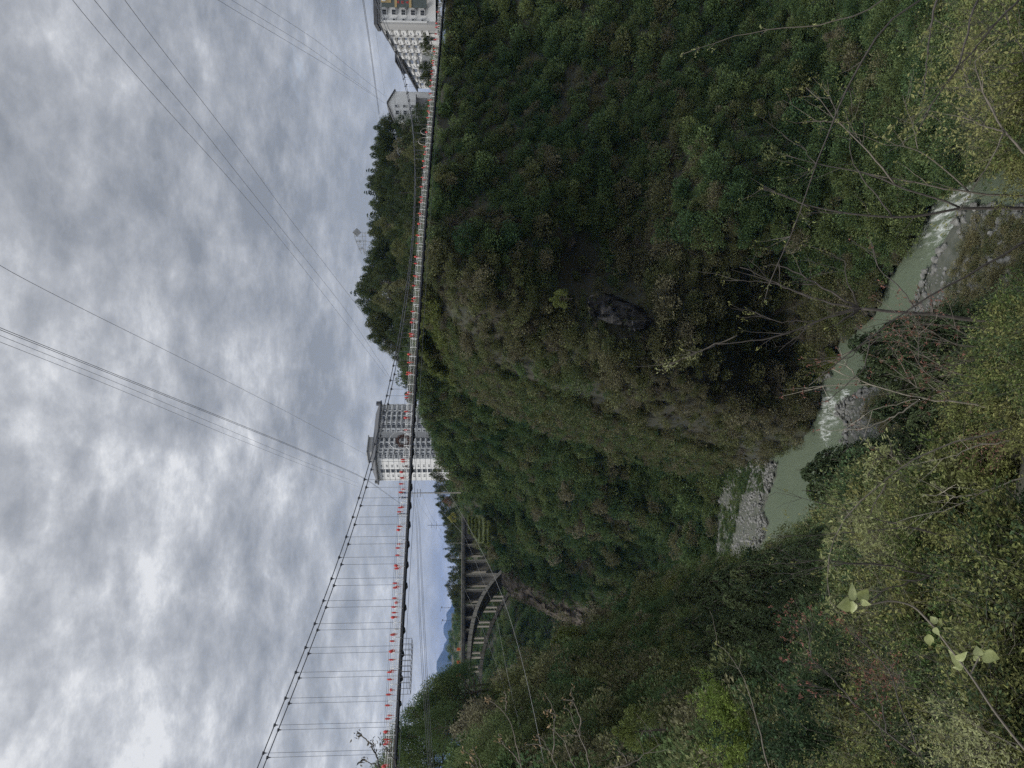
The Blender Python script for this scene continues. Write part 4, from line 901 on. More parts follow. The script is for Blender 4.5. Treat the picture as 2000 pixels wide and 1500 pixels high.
# ------------------------------------------------------------------ arch road bridge
AB = empty('arch_bridge', tuple(P(905, 1160, 420))); tag(AB, 'old grey concrete arch road bridge with spandrel columns across the gorge head', 'road bridge')
Ar, Al = P(908, 985, 500), P(899, 1345, 372); Ar[2] = Al[2] = (Ar[2] + Al[2]) / 2     # level roadway edge, near side
adir = unit((Al - Ar) * np.array([1, 1, 0])); aprp = np.array([-adir[1], adir[0], 0]); aprp *= np.sign(aprp @ np.array([-1, .6, 0]))
AL = np.linalg.norm((Al - Ar)[:2]); AZ = Ar[2]
def onplane(x, y, off):                       # photo point -> point in the vertical plane of the rib
    r = FWD + (750 - y) / F * RIGHT + (1000 - x) / F * UP; q = Ar + aprp * off
    t = (q @ aprp) / (r @ aprp); p = r * t; return np.array([(p - Ar) @ adir, p[2]])
RW = 13.0
def ap(t, off, z): return Ar + adir * t + aprp * off + np.array([0, 0, z - AZ])
AAX = np.stack([adir, aprp, [0, 0, 1.0]])
m = MB(); m.box(ap(AL / 2, RW / 2, AZ - .9), (AL + 60, RW, .8), AAX); m.build('road_deck', M['concrete'], AB)
m = MB(); m.box(ap(AL / 2, RW / 2, AZ - .42), (AL + 60, RW - 1.2, .14), AAX); m.build('roadway', M['dark'], AB)
for off in (-.05, RW + .05):
    m = MB(); m.box(ap(AL / 2, off, AZ - .15), (AL + 60, .5, 1.3), AAX); m.build('parapet', M['concrete'], AB)
    m = MB(); m.box(ap(AL / 2, off, AZ + .95), (AL + 60, .16, .12), AAX); m.box(ap(AL / 2, off, AZ + .72), (AL + 60, .08, .08), AAX)
    for t in np.arange(-28, AL + 30, 2.6): m.box(ap(t, off, AZ + .7), (.16, .16, .46), AAX)
    m.build('railing', M['concrete_pale'], AB)
# ribs: near one fitted to the photographed curve, far one parallel
ribA = np.array([onplane(x, y, 1.0) for x, y in ((985, 1108), (972, 1118), (952, 1143), (938, 1165), (925, 1195), (915, 1240), (911, 1280), (908, 1330))])
pa = np.poly1d(np.polyfit(ribA[:, 0], ribA[:, 1], 3))
ribB = np.array([onplane(x, y, RW + 9) for x, y in ((990, 1158), (975, 1185), (960, 1212), (948, 1245), (940, 1275), (936, 1305))])
pb = np.poly1d(np.polyfit(ribB[:, 0], ribB[:, 1], 2))
def rib(pf, t0, t1, off, wid, dep, mats, blocks):
    m = MB(); ts = np.linspace(t0, t1, 46); v = []
    for t in ts:
        z = pf(t); sl = np.polyval(np.polyder(pf), t); n_ = np.array([-sl, 1]) / math.hypot(sl, 1)
        for o_, k_ in ((off, 0), (off, -dep), (off + wid, -dep), (off + wid, 0)): v.append(ap(t + n_[0] * k_, o_, z + n_[1] * k_))
    f = [(i * 4 + j, i * 4 + (j + 1) % 4, (i + 1) * 4 + (j + 1) % 4, (i + 1) * 4 + j) for i in range(45) for j in range(4)]
    m.add(v, f + [(3, 2, 1, 0), tuple(range(180, 184))]); o = m.build('arch_rib', M['concrete'], AB)
    b = MB()
    for i in range(blocks):                   # facing blocks along the rib, the lit face put into their pale colour
        t = t0 + (t1 - t0) * (i + .5) / blocks; L_ = (t1 - t0) / blocks; z = pf(t); sl = np.polyval(np.polyder(pf), t); a1 = unit(adir + np.array([0, 0, sl])); a3 = np.cross(a1, aprp); a3 *= np.sign(a3[2])
        b.box(ap(t, off - .06, z) - a3 * dep * .5, (abs(L_) * math.hypot(1, sl) * random.uniform(.86, .95), .12, dep * .94), np.stack([a1, aprp, a3]))
    b.build('facing_block', M['concrete_pale'] if mats else M['concrete'], AB)
rib(pa, ribA[0, 0] - 2, AL + 18, 1.0, 5.0, 2.1, True, 26); rib(pa, ribA[0, 0] - 2, AL + 18, 7.6, 4.4, 2.1, False, 26)
rib(pb, ribB[0, 0] - 2, AL + 26, RW + 9, 1.6, 1.9, True, 20)
# near spandrel walls / columns standing on the near rib
for y_ in (1040, 1062, 1093, 1120, 1150, 1180, 1204, 1228):
    t = onplane(930, y_, 1.0)[0]; zt = AZ - 1.3; zb = float(pa(t)) + .05 if t > ribA[0, 0] else AZ - 8 - (t - 5) * .12
    if zt - zb < .6: continue
    for off in (1.3, 9.4):
        m = MB(); m.box(ap(t, off + .9, (zt + zb) / 2), (1.15, 1.5, zt - zb), AAX); m.build('spandrel_column', M['concrete_pale'], AB)
    m = MB(); m.box(ap(t + .1, 5.5, (zt + zb) / 2), (.5, 6.4, zt - zb), AAX); m.build('spandrel_wall', M['concrete'], AB)
# portal frames on the far rib
for y_ in (1167, 1188, 1217, 1248, 1277, 1304):
    t = onplane(945, y_, RW + 9)[0]; zb = float(pb(t)) - .1; zt = AZ - 1.4
    m = MB()
    for dt_ in (-1.6, 1.6): m.box(ap(t + dt_, RW + 9.8, (zt + zb) / 2), (.75, 1.2, zt - zb), AAX)
    m.box(ap(t, RW + 9.8, zb + .45), (2.4, 1.0, .7), AAX); m.box(ap(t, RW + 9.8, zb + (zt - zb) * .72), (2.4, 1.0, .6), AAX); m.build('portal_frame', M['concrete_pale'], AB)
m = MB(); m.box(ap(AL / 2 + 10, RW + 9.8, AZ - 1.1), (AL + 60, 5, .55), AAX); m.build('walkway_deck', M['concrete'], AB)
# right abutment wall
m = MB(); t1 = onplane(930, 1052, .6)[0]; v = [ap(-22, .55, AZ - 1.3), ap(t1, .55, AZ - 1.3), ap(t1, .55, AZ - 10), ap(t1 * .5, .55, AZ - 8), ap(-22, .55, AZ - 2)]
v += [q + aprp * (RW - 1.2) for q in v]; m.add(v, [(0, 1, 2, 3, 4), (9, 8, 7, 6, 5)] + [(i, i + 5, (i + 1) % 5 + 5, (i + 1) % 5) for i in range(5)]); m.build('abutment_wall', M['concrete'], AB)
# lamps and posts on the arch bridge
for j, (y_, x_, head) in enumerate([(1060, 878, 0), (1090, 880, 0), (1186, 861, 1), (1211, 863, 1), (1328, 854, 1)]):
    t, _ = onplane(903, y_, .3); base = ap(t, .45, AZ + .5); Dc = base @ FWD; top = P(x_, y_, Dc); h = max(4, top[2] - base[2])
    o = empty('street_lamp', tuple(base)); m = MB(); m.tube([base, base + np.array([0, 0, h])], [.11, .07], 6); m.build('pole', M['steel'] if head else M['concrete_pale'], o)
    if head:
        m = MB(); m.tube([base + np.array([0, 0, h - .1]), base + aprp * .9 + np.array([0, 0, h + .25]), base + aprp * 1.9 + np.array([0, 0, h + .3])], [.06, .05, .05], 5); m.build('arm', M['steel'], o)
        m = MB(); m.box(base + aprp * 2.1 + np.array([0, 0, h + .27]), (.4, .9, .2), AAX); m.box(base - aprp * .3 + np.array([0, 0, h - .5]), (.9, .5, .5), AAX); m.build('lamp_head', M['dark'], o)
    tag(o, ['thin pale post on the arch bridge parapet, nearest its right end', 'thin pale post on the arch bridge parapet, second from its right end', 'street lamp on the arch bridge standing before the gap between ridge and mountain', 'street lamp on the arch bridge against the lower blue mountain',
             'street lamp at the left end of the arch bridge beside the dark trees'][j], 'lamp' if head else 'post')
for j, (y_, x_) in enumerate([(1268, 890), (1293, 889), (1318, 887)]):
    t, _ = onplane(900, y_, -.1); base = ap(t, -.1, AZ + 1.0); Dc = base @ FWD; s_ = 1.9
    o = empty('orange_sign', tuple(base)); m = MB(); m.box(base + np.array([0, 0, s_ / 2 + .1]), (s_, .1, s_), AAX); m.build('panel', M['orange'], o)
    m = MB(); m.box(base + np.array([0, 0, s_ / 2 + .1]) - aprp * .07, (s_ * .55, .05, s_ * .5), AAX); m.build('emblem', M['red'], o)
    m = MB(); m.box(base + np.array([0, 0, .0]), (.12, .12, .4), AAX); m.build('bracket', M['steel'], o)
    tag(o, 'square orange sign with red centre on the arch bridge, %s from the left trees' % ORD[2 - j], 'sign', 'orange signs on the arch bridge')
# terraced green plot beside the abutment
TR = Sheet('terrace', [(914, 1012), (922, 1030), (928, 1056), (945, 1062), (962, 1050), (957, 1022), (940, 1006)], [(915, 1008, 404), (925, 1062, 404), (965, 1062, 396), (960, 1005, 394)], M['grass'], 5, .003, .2, 4, 'pale green terraced plot beside the arch bridge abutment', 'terrace')
w = []
for q, xr in enumerate((918, 925, 932, 940, 949, 957)):
    yy = np.linspace(1008 + q * 2, 1042 + q * 5, 80) + rng.normal(0, 1, 80); w.append(world(xr + rng.normal(0, 1.0, 80), yy, TR.depth(np.full(80, xr), yy)))
w = np.concatenate(w); scatter('crop_rows', w, plaw(len(w), .4, 1.2), 'lime_growth', 'rows of pale green crops on the terraces by the arch bridge', 'crops')

# ------------------------------------------------------------------ buildings
def wallframe(o, a, u, up_h, mat, name='wall'):
    pass
def building(name, corner, u, Lu, v, Lv, zb, zt, wallmat, label, roof='flat', cat='building'):
    """box building: corner plan point, directions u, v (plan, unit), heights zb..zt"""
    o = empty(name, (corner[0], corner[1], zb)); tag(o, label, cat)
    c = np.array([corner[0], corner[1], 0]) + u * Lu / 2 + v * Lv / 2; c[2] = (zb + zt) / 2
    m = MB(); m.box(c, (Lu, Lv, zt - zb), np.stack([u, v, [0, 0, 1.0]])); m.build('wall', M[wallmat], o); return o
def win(o, p, u, n_, w, h, frame=.14, dep=.12, mull=1, sill=True, mat='glass', name='window'):
    """window centred at p on a wall facing n_: frame with pane child"""
    m = MB(); z = np.array([0, 0, 1.0]); ax = np.stack([u, n_, z])
    for sg in (-1, 1): m.box(p + u * sg * (w / 2 - frame / 2) + n_ * dep / 2, (frame, dep, h), ax); m.box(p + z * sg * (h / 2 - frame / 2) + n_ * (dep / 2 - .003), (w - 2 * frame, dep, frame), ax)
    for k_ in range(mull): m.box(p + u * (w * ((k_ + 1) / (mull + 1) - .5)) + n_ * (dep / 2 - .006), (frame * .6, dep * .8, h - 2 * frame), ax)
    if sill: m.box(p - z * (h / 2 + .05) + n_ * .15, (w + .2, .3, .1), ax)
    f = m.build(name, M['frame'], o); g = MB(); g.box(p + n_ * .03, (w - 2 * frame, .05, h - 2 * frame), ax); me = g.mesh('pane', M[mat])
    me.transform(Matrix.Translation(-Vector(o.location))); link('pane', me, f)
Z = np.array([0, 0, 1.0])
# white residential tower beyond the gorge
c0 = P(735, 897, 500)[:2]; ur = np.array([.72, .694, 0]); vl = np.array([-.694, .72, 0]); zt = P(735, 897, 500)[2]; zb = zt - 62
T = building('apartment_tower', c0, ur, 48.3, vl, 23.0, zb, zt, 'wall', 'white high-rise apartment tower with grey hipped roof behind the footbridge')
nr_ = np.array([ur[1], -ur[0], 0]); nl_ = np.array([-ur[0], -ur[1], 0]); nl_ = -ur; nr_ = -vl
C0 = np.array([c0[0], c0[1], 0.0]); FL = 3.45; rows = 15
cnt = 0
for r_ in range(rows):
    z = zt - 2.4 - r_ * FL
    for q, (w_, kind) in ((4.4, (1.5, 1)), (7.4, (1.5, 1)), (12.0, (3.3, 0)), (16.6, (3.3, 0)), (28.2, (3.3, 0)), (35.6, (3.3, 0)), (40.0, (3.3, 0))):
        if cnt < 92: win(T, C0 + ur * q + Z * z, ur, nr_, w_, 2.35, .13, .14, 1); cnt += 1
m = MB()
for q in (1.6, 2.9, 10.0, 22.5, 24.2, 30.6, 33.0, 43.5, 45.0, 46.8):     # narrow balcony and kitchen strips of the whole face
    for r_ in range(rows): z = zt - 2.4 - r_ * FL; m.box(C0 + ur * q + Z * z + nr_ * .02, (.95, .08, 1.5), np.stack([ur, nr_, Z]))
m.build('narrow_window', M['glass'], T)
for q in (5.9, 14.3, 31.8, 37.8, 45.1):
    for r_ in range(rows): z = zt - 3.75 - r_ * FL; m = MB(); m.box(C0 + ur * q + Z * z + nr_ * .45, (5.6, .9, .9), np.stack([ur, nr_, Z])); m.build('balcony', M['wall'], T)
m = MB()
for r_ in range(rows): m.box(C0 + ur * 24.1 + Z * (zt - 3.9 - r_ * FL) + nr_ * .06, (48.6, .16, .35), np.stack([ur, nr_, Z])); m.box(C0 + vl * 11.5 + Z * (zt - 3.9 - r_ * FL) + nl_ * .04, (.1, 23.0, .2), np.stack([nl_, vl, Z]))
m.build('floor_band', M['wall_grey'], T)
m = MB(); m.box(C0 + ur * 19.5 + Z * (zt + zb) / 2 + nr_ * .8, (4.2, 1.6, zt - zb), np.stack([ur, nr_, Z])); m.build('stair_shaft', M['wall_grey'], T)
m = MB()
for r_ in range(rows):
    z = zt - 3.2 - r_ * FL
    m.box(C0 + vl * 12.4 + Z * z + nl_ * .03, (.1, 3.6, 2.7), np.stack([nl_, vl, Z]))
m.build('stairwell_glazing', M['glass'], T); m = MB()
for r_ in range(rows):
    z = zt - 2.8 - r_ * FL
    for q in (6.4, 8.0, 17.0, 18.6): m.box(C0 + vl * q + Z * z + nl_ * .03, (.1, .75, 1.1), np.stack([nl_, vl, Z]))
m.build('small_window', M['glass'], T)
e = 2.0; rb = [C0 - ur * e - vl * e, C0 + ur * (48.3 + e) - vl * e, C0 + ur * (48.3 + e) + vl * (23 + e), C0 - ur * e + vl * (23 + e)]; inn = [C0 + ur * 4 + vl * 5, C0 + ur * 44 + vl * 5, C0 + ur * 44 + vl * 18, C0 + ur * 4 + vl * 18]
m = MB(); m.add([q + Z * (zt + .05) for q in rb] + [q + Z * (zt + .9) for q in rb] + [q + Z * (zt + 4.3) for q in inn], [(3, 2, 1, 0)] + [(i, (i + 1) % 4, (i + 1) % 4 + 4, i + 4) for i in range(4)] + [(i + 4, (i + 1) % 4 + 4, (i + 1) % 4 + 8, i + 8) for i in range(4)] + [(8, 9, 10, 11)]); ro = m.build('roof', M['roof'], T)
m = MB(); m.box(C0 + ur * 17 + vl * 10 + Z * (zt + 5.6), (13, 9, 3.4), np.stack([ur, vl, Z])); m.box(C0 + ur * 17 + vl * 10 + Z * (zt + 7.5), (15, 11, .5), np.stack([ur, vl, Z])); m.build('roof_room', M['wall_grey'], T)
m = MB(); m.box(C0 + ur * 48 - vl * 1.2 + Z * (zt + 2.2), (2.2, 2.2, 3.0), np.stack([ur, vl, Z])); m.box(C0 + vl * 23 - ur + Z * (zt + 1.6), (1.6, 1.6, 2.2), np.stack([ur, vl, Z])); m.build('roof_corner', M['roof'], T)

# white gabled house beside the bridge end
D2 = 300.0
def gx(y): return (750 - y) / F * D2
zg = lambda x: P(x, 210, D2)[2]
u2 = np.array([1.0, .12, 0]); u2 = unit(u2); v2 = np.array([-u2[1], u2[0], 0])
xl, xm, xr = gx(236.5), gx(214), gx(176); yb = P(800, 210, D2)[1]
Hs = building('gabled_house', (xm - .2, yb), u2, xr - xm, v2, 11, zg(856), zg(771), 'wall', 'white gabled house beside the right end of the footbridge')
def gable(o, x0, x1, yy, ze, zp, px_, dep, nm):
    A_ = np.array([x0, yy, ze]); B_ = A_ + u2 * (x1 - x0); Pk = A_ + u2 * (px_ - x0); Pk[2] = zp
    m = MB(); v = [A_, B_, Pk]; v += [q + v2 * dep for q in v]; m.add(v, [(0, 1, 2), (5, 4, 3), (0, 3, 4, 1)]); m.build('gable_wall', M['wall'], o)
    m = MB()
    for a, b in ((A_, Pk), (B_, Pk)):
        d_ = unit(a - b); a2 = a + d_ * .9; n_ = np.cross(d_, v2); n_ *= np.sign(n_[2]); q = [b - v2 * .7, a2 - v2 * .7, a2 + v2 * (dep + .7), b + v2 * (dep + .7)]
        m.add([k_ + n_ * .02 for k_ in q] + [k_ + n_ * .38 for k_ in q], [(3, 2, 1, 0), (4, 5, 6, 7)] + [(i, (i + 1) % 4, (i + 1) % 4 + 4, i + 4) for i in range(4)])
    m.build('roof', M['wall_grey'] if nm else M['roof'], o)
wl = xm - xl + .6; pc = np.array([xl, yb - .02 - (xm - xl) * .12, 0]); m = MB(); m.box(np.array([xm - .2, yb, 0]) - u2 * wl / 2 + v2 * 5.5 + Z * (zg(856) + zg(773)) / 2, (wl, 11, zg(773) - zg(856)), np.stack([u2, v2, Z])); m.build('wing_wall', M['wall'], Hs)
A0 = np.array([xm - .2, yb, 0]) - u2 * wl
m = MB(); x0g, Lg = 0, wl + (xr - xm); Ag = A0 + Z * zg(773); Bg = A0 + u2 * Lg + Z * zg(771); Pg = A0 + u2 * (gx(202) - A0[0]) / u2[0] + Z * zg(757)
v = [Ag, Bg, Pg]; v += [q + v2 * 11 for q in v]; m.add(v, [(0, 1, 2), (5, 4, 3), (0, 3, 4, 1)]); m.build('gable_wall', M['wall'], Hs)
for a, b in ((Ag, Pg), (Bg, Pg)):
    d_ = unit(a - b); a2 = a + d_ * .6; n_ = np.cross(d_, v2); n_ *= np.sign(n_[2]); q = [b - v2 * .6, a2 - v2 * .6, a2 + v2 * 11.6, b + v2 * 11.6]; m = MB()
    m.add([k_ + n_ * .02 for k_ in q] + [k_ + n_ * .4 for k_ in q], [(3, 2, 1, 0), (4, 5, 6, 7)] + [(i, (i + 1) % 4, (i + 1) % 4 + 4, i + 4) for i in range(4)]); m.build('roof', M['roof'], Hs)
nf = -v2
for xx in (774, 790, 805.5): win(Hs, np.array([gx(207.5), yb - .02, zg(xx)]) + u2 * 0 - v2 * 0, u2, nf, 1.0, 1.25, .12, .12, 1)
for xx in (776.5, 791.5, 807.5): win(Hs, np.array([gx(221), yb - .02 - (gx(207) - gx(221)) * .12 - .14, zg(xx)]), u2, nf, 1.7, 1.5, .12, .12, 1)
m = MB(); m.box(np.array([gx(204), yb + .05, zg(824)]), (5.4, .14, zg(814) - zg(834)), np.stack([u2, v2, Z])); m.build('garage_shutter', M['shutter'], Hs)
m = MB(); m.box(np.array([gx(206), yb - 1.0, zg(813.3)]), (7.6, 1.8, .3), np.stack([u2, v2, Z])); m.build('canopy', M['roof'], Hs)
o = building('low_house', (gx(250), yb + 2), u2, 5.0, v2, 6, zg(850), zg(798), 'wall_grey', 'grey flat house half hidden by the hill trees beside the gabled house', cat='house')
for xx in (806, 818):
    for yy in (243, 239): win(o, np.array([gx(yy), yb + 2 + (gx(yy) - gx(250)) * .12, zg(xx)]), u2, nf, .8, 1.4, .1, .1, 0)
m = MB(); m.box(np.array([gx(250) + 2.5, yb + 5.2, zg(797)]), (5.8, 6.8, .3), np.stack([u2, v2, Z])); m.build('roof_slab', M['roof'], o)

# long apartment rows behind the right end of the bridge
def aprow(name, y0, D0, y1, D1, xt, xb, floors, bays, dep, label, wm='wall', roofm='roof'):
    a = P(xt, y0, D0); b = P(xt, y1, D1); a2 = np.array([a[0], a[1], 0]); b2 = np.array([b[0], b[1], 0]); u = unit(b2 - a2); Lb = np.linalg.norm(b2 - a2); n_ = np.array([-u[1], u[0], 0]); n_ *= np.sign(n_ @ np.array([-1, -.3, 0]))
    zt_ = a[2]; zb_ = P(xb, y0, D0)[2]; o = building(name, a2[:2], u, Lb, -n_, dep, zb_ - 3, zt_, wm, label); fh = (zt_ - zb_) / floors; ax = np.stack([u, n_, Z]); bw = Lb / bays
    return o, a2, u, n_, Lb, zt_, zb_, fh, ax, bw
o, a2, u, n_, Lb, zt_, zb_, fh, ax, bw = aprow('apartment_block', 39, 268, 114, 352, 742, 834, 6, 9, 14, 'long white apartment block with many balconies behind the right end of the footbridge')
m1 = MB(); m2_ = MB(); m3 = MB(); cnt = 0
for f_ in range(6):
    for b_ in range(9):
        z = zt_ - (f_ + .5) * fh; c = a2 + u * (b_ + .5) * bw
        if b_ % 2 == 0:
            if cnt < 60: win(o, c + Z * z + n_ * .01, u, n_, bw * .5, fh * .55, .12, .14, 1); cnt += 1
            m3.box(c + u * bw * .36 - Z * (fh * -.0) + Z * (z - fh * .28) + n_ * .3, (1.1, .55, .75), ax)
        else:
            m1 = MB(); m1.box(c + Z * (z - fh * .28) + n_ * .75, (bw * .8, 1.5, fh * .36), ax); m2_.box(c + Z * (z + fh * .12) + n_ * .06, (bw * .74, .12, fh * .42), ax)
            m1.box(c + Z * (z + fh * .42) + n_ * .7, (bw * .8, 1.4, .16), ax); m1.build('balcony', M['wall'], o)
m2_.build('balcony_opening', M['glass'], o); m3.build('air_conditioner', M['dark'], o)
m = MB(); m.box(a2 + u * Lb / 2 - n_ * 6.8 + Z * (zt_ + .25), (Lb + 1.6, 16, .5), ax); m.box(a2 + u * Lb * .5 - n_ * 6 + Z * (zt_ + 1.7), (Lb * .3, 7, 2.4), ax); m.box(a2 + u * Lb * .8 - n_ * 5 + Z * (zt_ + 1.2), (Lb * .12, 6, 1.8), ax); m.build('roof', M['roof'], o)
m = MB()
for b_ in range(0, 9, 3): m.box(a2 + u * (b_ * bw) + n_ * .3 + Z * (zt_ + zb_) / 2, (.5, .6, zt_ - zb_), ax)
m.build('pilaster', M['wall'], o)
# end block facing the river with windows
e0 = a2 + n_ * 1.0; ue = unit(np.array([.97, -.25, 0])); ne = np.array([ue[1], -ue[0], 0]); ne *= np.sign(ne @ np.array([0, -1, 0]))
EB = building('apartment_block', (e0 - ue * .1)[:2], ue, 16, -ne, 12, zb_ - 3, zt_ + .8, 'wall_grey', 'grey end block of flats with small windows next to the slate sign wall')
exb = np.stack([ue, ne, Z])
for f_ in range(5):
    z = zt_ - 1.6 - f_ * 3.3
    win(EB, e0 + ue * 1.3 + Z * z + ne * .01, ue, ne, .75, 1.0, .1, .1, 0); win(EB, e0 + ue * 3.6 + Z * z + ne * .01, ue, ne, 1.7, 1.6, .1, .1, 1)
    m = MB(); m.box(e0 + ue * 5.2 + Z * (z - .9) + ne * .35, (1.1, .6, .8), exb); m.build('air_conditioner', M['dark'], EB)
m = MB(); m.box(e0 + ue * 8 - ne * 6 + Z * (zt_ + 1.5), (17, 13, 1.2), exb); m.build('roof', M['roof'], EB)
sg = e0 + ue * 4.6 + ne * 3.0; SB = empty('sign_wall', (sg[0], sg[1], zb_)); tag(SB, 'tall slate sign wall with golden bands and small red characters at the photo edge', 'sign')
m = MB(); m.box(sg + ue * 6 + Z * (zt_ + zb_) / 2 - Z * .5, (12, .6, zt_ - zb_ - 1), exb); m.build('panel', M['sign_dark'], SB)
for q in (.36, .66): m = MB(); m.box(sg + ue * 6 + Z * (zt_ - (zt_ - zb_) * q) + ne * .36, (12.1, .16, .8), exb); m.build('gold_band', M['sign_gold'], SB)
m = MB(); m.box(sg + ue * 6.6 + Z * (zt_ - 2.6) + ne * .36, (10.5, .16, 3.4), exb); m.build('gold_panel', M['sign_gold'], SB)
m = MB(); cc = sg + ue * 2.9 + Z * (zt_ - 1.9) + ne * .5; m.tube(np.stack([cc + .95 * (math.cos(a) * ue + math.sin(a) * Z) for a in np.linspace(0, 6.2832, 20)]), .22, 6); m.build('emblem_ring', M['frame'], SB)
m = MB(); zc_ = zt_ - (zt_ - zb_) * .5
for k_ in range(3):                          # three small red characters, built of strokes
    cx = sg + ue * 1.6 + Z * (zc_ + 1.7 - k_ * 1.7) + ne * .36
    for du, dz, w_, h_ in [((0, .35, .9, .16), (0, -.05, .7, .14), (0, -.45, .95, .16), (-.02, 0, .16, .9)), ((0, .3, .8, .15), (-.28, -.1, .15, .7), (.28, -.1, .15, .7)), ((0, .4, .15, .4), (-.2, -.15, .15, .6), (.22, -.15, .15, .6), (0, .1, .8, .14))][k_]:
        m.box(cx + ue * du + Z * dz, (w_, .1, h_), exb)
m.build('red_character', M['red'], SB)
o, a2, u, n_, Lb, zt_, zb_, fh, ax, bw = aprow('apartment_block', 116, 356, 172, 470, 786, 836, 4, 8, 12, 'lower white apartment row with dark balconies farther along behind the bridge end')
m1 = MB(); m2_ = MB(); cnt = 0
for f_ in range(4):
    for b_ in range(8):
        z = zt_ - (f_ + .5) * fh; c = a2 + u * (b_ + .5) * bw
        if b_ % 2: win(o, c + Z * z + n_ * .01, u, n_, bw * .5, fh * .5, .14, .14, 1)
        else: m1 = MB(); m1.box(c + Z * (z - fh * .3) + n_ * .7, (bw * .85, 1.4, fh * .3), ax); m1.build('balcony', M['wall'], o); m2_.box(c + Z * (z + fh * .12) + n_ * .06, (bw * .8, .12, fh * .45), ax)
m2_.build('balcony_opening', M['glass'], o)
m = MB(); m.box(a2 + u * Lb / 2 - n_ * 5.5 + Z * (zt_ + .3), (Lb + 2, 15, .6), ax); m.box(a2 + u * Lb * .3 - n_ * 5.5 + Z * (zt_ + 2.2), (Lb * .4, 9, 3.2), ax); m.box(a2 + u * Lb * .3 - n_ * 5.5 + Z * (zt_ + 4.0), (Lb * .46, 11, .4), ax); m.build('roof', M['roof'], o)
q = P(838, 134, 300); o = building('shed', q[:2], u2, 5.6, v2, 5, q[2] - 1, P(824, 134, 300)[2], 'wall', 'low white shed with a sloping roof among hedge trees below the apartments', cat='shed')
m = MB(); zz = P(824, 134, 300)[2]; b0 = np.array([q[0], q[1], zz]); v = [b0 - u2 * .4 - v2 * .4, b0 + u2 * 6 - v2 * .4, b0 + u2 * 6 + v2 * 5.4, b0 - u2 * .4 + v2 * 5.4]; m.add([k_ + Z * (.05 + (.0 if i in (0, 3) else 1.5)) for i, k_ in enumerate(v)] + [k_ + Z * (.3 + (.0 if i in (0, 3) else 1.5)) for i, k_ in enumerate(v)], [(3, 2, 1, 0), (4, 5, 6, 7)] + [(i, (i + 1) % 4, (i + 1) % 4 + 4, i + 4) for i in range(4)]); m.build('roof', M['roof'], o)
m = MB(); m.box(b0 + u2 * 2.8 - Z * 1.2 + nf * .04, (1.0, .1, 1.6), np.stack([u2, nf, Z])); m.build('door', M['dark'], o)
for j, (xt, y_, h, kd) in enumerate([(822, 66, 4, 'olive'), (826, 78, 4, 'broad'), (818, 90, 6, 'broad'), (824, 102, 4, 'olive'), (816, 126, 7, 'broad'), (822, 143, 6, 'broad'), (818, 152, 7, 'broad'), (832, 165, 4, 'olive'), (836, 55, 3, 'olive')]):
    tree_px(kd, xt, y_, 290, h, 'small hedge tree between the apartment block and the bridge railing, %s from the sign wall' % ORD[[1, 2, 3, 4, 5, 6, 7, 8, 0][j]], 'hedge trees below the apartments')
# lattice sign frame on the hill
o = empty('hilltop_sign', tuple(P(716, 470, 322))); tag(o, 'grey lattice sign frame with a diamond emblem on the hill skyline', 'sign')
Ds = 322.0; tt = lambda x, y: P(x, y, Ds); m = MB()
m.tube([tt(691, 453), tt(694, 468), tt(700, 482), tt(706, 496)], .09, 5); m.tube([tt(707, 452), tt(709, 470), tt(711, 496)], .09, 5); m.tube([tt(713, 452), tt(713, 496)], .09, 5)
for y_, xa in ((462, 692), (470, 694.5), (478, 698), (488, 702)): m.tube([tt(xa, y_), tt(716, y_)], .06, 4)
for y_ in (455, 472, 492): m.tube([tt(709, y_), tt(724, y_)], .1, 5)
m.build('frame', M['wire_pale'], o); m = MB(); dc = tt(697, 454); rr = 1.75
q = [dc + RIGHT * rr, dc + Z * rr, dc - RIGHT * rr, dc - Z * rr]
m.tube(q + q[:1], .13, 5)
for k_ in np.linspace(.12, .88, 7): m.tube([q[0] + (q[1] - q[0]) * k_, q[3] + (q[2] - q[3]) * k_], .10, 4); m.tube([q[0] + (q[3] - q[0]) * k_, q[1] + (q[2] - q[1]) * k_], .10, 4)
m.build('diamond_emblem', M['wire_pale'], o); m = MB()
for cy, cx in ((472, 701), (485, 705)):        # two open-work characters built of strokes
    for a, b in (((-4, -3.5), (-4, 3.5)), ((0, -4), (0, 4)), ((-5, 0), (5, 0)), ((4, -3), (1, 0)), ((4, 3), (1, 0))): m.tube([tt(cx + a[0], cy + a[1]), tt(cx + b[0], cy + b[1])], .11, 4)
m.build('character', M['wire_pale'], o)

# ------------------------------------------------------------------ poles and wires
def pole(x_t, x_b, y_, D, r, arms, label, mat='concrete_pale'):
    top = P(x_t, y_, D); h = top[2] - P(x_b, y_, D)[2]; base = np.array([top[0], top[1], top[2] - h]); o = empty('utility_pole', tuple(base)); tag(o, label, 'pole')
    m = MB(); m.tube([base, top], [r, r * .7], 8); m.build('pole', M[mat], o)
    for dz, hw in arms:
        m = MB(); m.box(top - Z * dz, (hw * 2, .14, .14)); m.build('cross_arm', M['steel'], o); m = MB()
        for q in (-.95, -.5, .5, .95): m.tube([top - Z * dz + RIGHT * hw * q, top - Z * (dz - .35) + RIGHT * hw * q], [.05, .09], 6)
        m.build('insulator', M['dark'], o)
    return o
pole(802, 900, 963, 330, .28, ((.6, 1.6), (3.0, 1.8), (4.2, 1.6)), 'tall pale concrete utility pole with cross arms right of the arch bridge')
pole(835, 880, 1026, 520, .2, ((2.8, 1.8), (6.0, 2.6)), 'thin dark utility pole with cross arms on the ridge behind the arch bridge', 'steel')
